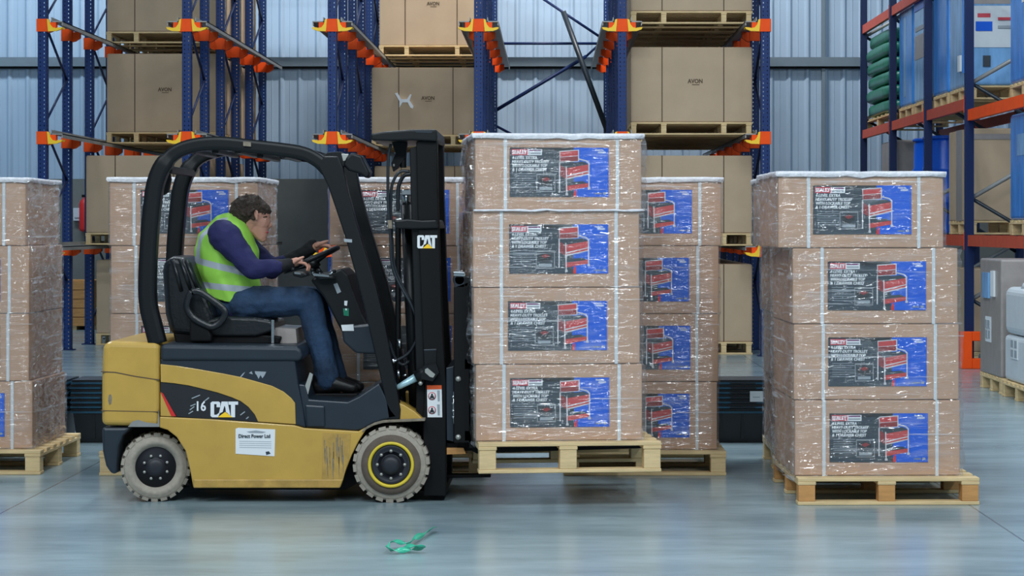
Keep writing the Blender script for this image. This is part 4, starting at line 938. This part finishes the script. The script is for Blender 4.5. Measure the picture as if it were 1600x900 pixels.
# head, looking forward and down
Y0 = 13.02
H = [(q(389, 333, Y0), q(396, 337, Y0), .083, .080, (1, .88, 1)), (q(396, 340, Y0), q(408, 346, Y0), .07, .058, (1, .9, 1)), (q(406, 350, Y0), q(409, 367, Y0), .056, .034, (1, .85, 1)), (q(396, 352, Y0), q(408, 370, Y0), .05, .028, (1, .9, 1)),
     (q(417, 342, Y0), q(421.5, 352, Y0), .010, .014), (q(421, 353, Y0), q(419, 355, Y0), .013, .011), (q(412, 333, Y0), q(418, 338, Y0), .03, .018, (1, 1.6, .8)),
     (q(416, 361, Y0), q(415, 366, Y0), .012, .012, (1, 1.6, .8)), (q(410, 374, Y0), q(412, 373, Y0), .018, .017), (q(411, 348, Y0-.030), q(411, 351, Y0-.028), .016, .018, (1, .6, 1)), (q(411, 348, Y0+.030), q(411, 351, Y0+.028), .016, .018, (1, .6, 1)),
     (neck1, q(392, 345, Y0), .052, .06)]
for sg in (-1, 1):                                   # ears
    H += [(q(400, 333, Y0+sg*.074), q(401, 341, Y0+sg*.076), .017, .010, (.8, .4, 1.2)), (q(402, 331, Y0+sg*.078), q(403, 335, Y0+sg*.079), .006, .005, (1, .5, 1))]
def hand(wrist, palm_c, dirs, up, thumb, sgn):
    """palm block, four fingers of different lengths bent at the knuckles, thumb from the side of the palm"""
    out = [(wrist, palm_c, .024, .026)]
    d = dirs.normalized(); side = up.normalized()
    for i, (ln, off) in enumerate(((.066, -.03), (.074, -.010), (.07, .010), (.055, .029))):
        k0 = palm_c+side*off+d*.028; curl = sgn
        k1 = k0+d*ln*.45+curl*.006; k2 = k1+(d*.45+curl.normalized()*.75).normalized()*ln*.36; k3 = k2+(-d*.35+curl.normalized()).normalized()*ln*.3
        out += [(palm_c+side*off*.5, k0, .014, .0105), (k0, k1, .0102, .009), (k1, k2, .009, .0082), (k2, k3, .0082, .007)]
    t0 = palm_c-side*.026-d*.012; t1 = t0+thumb*.032-side*.012; t2 = t1+thumb*.028+d*.010
    out += [(palm_c, t0, .018, .0135), (t0, t1, .0125, .0105), (t1, t2, .0105, .008)]
    return out
HN = hand(nw, q(463, 409, 12.86), Vector((1, .25, -.02)), Vector((.1, 1, .1)), Vector((.8, .1, .5)), Vector((.1, 0, -1))*1.0)
HF = hand(fw, q(498, 384, 13.16), Vector((1, -.1, .05)), Vector((-.1, 1, -.1)), Vector((.9, -.1, .4)), Vector((.2, 0, -1))*1.0)
def paint(bm): pass
body = fuse('body', B+H+HN+HF, .0042, skin, dr, 2)
# small face features
m = MB()
for Yv, sg in ((Y0-.034, -1), (Y0+.034, 1)):
    bm = bmesh.new(); c = q(413.5, 343.5, Yv); vs = [c+p*.0095 for p in ICO]; hull(bm, vs); bm.verts.index_update(); m.add([v.co for v in bm.verts], [[v.index for v in f_.verts] for f_ in bm.faces], white, True); bm.free()
    bm = bmesh.new(); c2 = q(415.2, 344.2, Yv-.001); hull(bm, [c2+p*.0055 for p in ICO]); bm.verts.index_update(); m.add([v.co for v in bm.verts], [[v.index for v in f_.verts] for f_ in bm.faces], blackp, True); bm.free()
m.build('eyes', dr)
m = MB()
for sg in (-1, 1): m.tube([q(411, 339.5, Y0+sg*.045), q(416, 338.5, Y0+sg*.034), q(418.5, 340, Y0+sg*.016)], [.003, .0045, .003], hairm, 6)
m.build('eyebrows', dr)
m = MB(); m.tube([q(413, 363.5, Y0-.026), q(417.5, 363, Y0-.012), q(419, 362.8, Y0), q(417.5, 363, Y0+.012), q(413, 363.5, Y0+.026)], [.002, .0045, .005, .0045, .002], pinkp, 6); lp_ = m.build('lips', dr)
# hair
HR = [(q(383, 330, Y0), q(392, 327, Y0), .092, .088, (1, .96, 1)), (q(378, 338, Y0), q(382, 345, Y0), .076, .06, (1, .95, 1)), (q(395, 326, Y0), q(406, 328, Y0), .078, .062, (1, .95, .9)), (q(407, 326, Y0), q(417, 331, Y0), .052, .024, (1, 1.2, .9))]
rs = random.Random(5)
for k in range(70):
    u_, th = rs.uniform(-.3, 1), rs.uniform(0, 2*math.pi); rr_ = math.sqrt(max(0, 1-u_*u_)); d_ = Vector((rr_*math.cos(th), rr_*math.sin(th), u_))
    if d_.x > .35 and d_.z < .35: continue
    c = q(391, 331, Y0)+Vector((d_.x*.092, d_.y*.086, d_.z*.088)); HR.append((c, c+d_*.012+Vector((rs.uniform(-.02, .02), rs.uniform(-.015, .015), rs.uniform(-.012, .014))), .014, .005))
for a, b2 in (((395, 312), (396, 305)), ((402, 314), (404, 307)), ((388, 312), (386, 306)), ((418, 328), (425, 330)), ((412, 320), (421, 324)), ((366, 340), (362, 350)), ((370, 346), (372, 356)), ((404, 322), (412, 316))): HR.append((q(*a, Y0-.01), q(*b2, Y0-.01), .014, .004))
for sg in (-1, 1): HR.append((q(392, 333, Y0+sg*.066), q(396, 341, Y0+sg*.070), .026, .014, (1, .5, 1)))
fuse('hair', HR, .0045, hairm, dr, 1, disp=lambda c: .004*noise.noise(c*70)+.003*noise.noise(c*160))
# navy jumper
wr = lambda s1, s2: (lambda c: s1*noise.noise(Vector((c.x*s2, c.y*s2, c.z*s2*1.6))))
J = [(hip, q(354, 430), .142, .140, (1, 1.2, 1)), (q(354, 430), chest, .140, .145, (1, 1.25, 1)), (chest, q(362, 358), .135, .082, (1, 1.3, 1)), (q(364, 356), q(376, 353), .072, .064),
     (ns, ne, .088, .060), (q(348, 366, 12.86), ns, .09, .09), (ne, q(432, 417, 12.80), .060, .044), (fs_, fe, .086, .06), (fe, q(448, 408, 13.22), .058, .044), (chest, ns, .11, .08), (chest, fs_, .11, .08)]
fuse('jumper', J, .009, jumper, dr, 3, disp=wr(.007, 16))
C = [(q(430, 417, 12.80), q(452, 413, 12.84), .043, .035)]; fuse('cuff', C, .006, cuffm, dr, 2, disp=wr(.003, 30))
C = [(q(440, 412, 13.23), q(486, 389, 13.18), .043, .036), (q(470, 396, 13.19), q(488, 380, 13.18), .034, .028)]; fuse('cuff', C, .006, cuffm, dr, 2, disp=wr(.003, 30))
# hi-vis vest: torso shell, open at the arms
V = [(q(366, 468), q(350, 430), .150, .155, (1, 1.22, 1)), (q(384, 464), q(378, 425), .115, .12, (.8, 1.45, 1)), (q(350, 430), q(347, 388), .158, .158, (1, 1.22, 1)), (q(347, 388), q(353, 362), .150, .11, (1, 1.28, 1)), (q(353, 360), q(370, 347), .10, .062, (1, 1.35, 1)), (q(372, 362), q(388, 392), .09, .075, (.8, 1.7, 1)), (q(388, 392), q(385, 425), .075, .085, (.8, 1.7, 1)), (q(338, 455), q(345, 465), .12, .12, (1, 1.3, 1))]
def vest_post(bm):
    pl = []
    d1 = Vector((.12, 0, 1)).normalized()
    # torso axis bands: two hoops, cut cleanly
    def pxz(a, b): return W(a, b, 12.86)
    cuts = [((305, 402), (400, 425)), ((305, 412), (400, 436)), ((310, 440), (400, 449)), ((314, 450), (400, 459))]
    ns_ = []
    for a, b2 in cuts:
        A_, B_ = pxz(*a), pxz(*b2); n_ = Vector((-(B_.z-A_.z), 0, B_.x-A_.x)).normalized(); ns_.append((A_, n_))
        bmesh.ops.bisect_plane(bm, geom=bm.verts[:]+bm.edges[:]+bm.faces[:], plane_co=A_, plane_no=n_, dist=1e-6)
    cutv = [(12.90, 1), (12.945, 1), (13.115, 1), (13.16, 1)]
    for yv, _ in cutv: bmesh.ops.bisect_plane(bm, geom=bm.verts[:]+bm.edges[:]+bm.faces[:], plane_co=(0, yv, 0), plane_no=(0, 1, 0), dist=1e-6)
    hemA, hemB = pxz(312, 461), pxz(398, 482); hn = Vector((-(hemB.z-hemA.z), 0, hemB.x-hemA.x)).normalized()
    bmesh.ops.bisect_plane(bm, geom=bm.verts[:]+bm.edges[:]+bm.faces[:], plane_co=hemA, plane_no=hn, dist=1e-6, clear_inner=True)
    for f_ in bm.faces:
        c = f_.calc_center_median(); s_ = [(c-A_).dot(n_) for A_, n_ in ns_]
        band = (s_[0] < 0 < s_[1]) or (s_[2] < 0 < s_[3]); vert = (12.90 < c.y < 12.945 or 13.115 < c.y < 13.16) and s_[0] > 0 and c.x < W(354, 0, 12.9).x
        f_.material_index = 1 if (band or vert) else 0
vest = fuse('hi_vis_vest', V, .010, [hivis, reflect], dr, 4, disp=wr(.006, 9), post=vest_post)
md = vest.modifiers.new('s', 'SOLIDIFY'); md.thickness = .004
# armhole binding
for Yv, cx_, sgn in ((12.86, 350, -1),):
    pass
# jeans
T = [(q(368, 476), q(385, 478), .135, .125, (1, 1.25, .9)), (q(380, 474, 12.93), nk, .102, .080), (nk, q(490, 500, 12.92), .080, .074), (q(490, 500, 12.92), q(508, 572, 12.90), .074, .066), (q(508, 572, 12.90), q(511, 594, 12.90), .070, .070),
     (q(380, 474, 13.14), fk_, .10, .078), (fk_, q(505, 520, 13.16), .076, .070), (q(505, 520, 13.16), q(525, 588, 13.14), .068, .066)]
fuse('jeans', T, .009, denim, dr, 2, disp=lambda c: .007*noise.noise(Vector((c.x*14, c.y*9, c.z*11)))+.003*noise.noise(c*30))
# shoes
for (a, Yv, s) in (((0, 0), 12.90, 0), ((10, -2), 13.14, 0)):
    dx, dy = a; z_ = lambda x_, y_: q(x_+dx, y_+dy, Yv)
    S = [(z_(500, 602), z_(522, 599), .052, .054, (1, .9, 1)), (z_(522, 599), z_(550, 606), .052, .036, (1, 1.0, .9)), (z_(504, 590), z_(516, 592), .058, .056)]
    fuse('shoe', S, .006, shoem, dr, 2)
    m = MB(); p0 = z_(492, 614); p1 = z_(559, 614); m.prism([(p0.x, p0.z-.03), (p0.x, p0.z), (p1.x, p1.z), (p1.x+.006, p1.z-.012), (p1.x-.02, p1.z-.03)], Yv-.042, Yv+.042, blackm); m.build('shoe_sole', dr, bevel=.01)
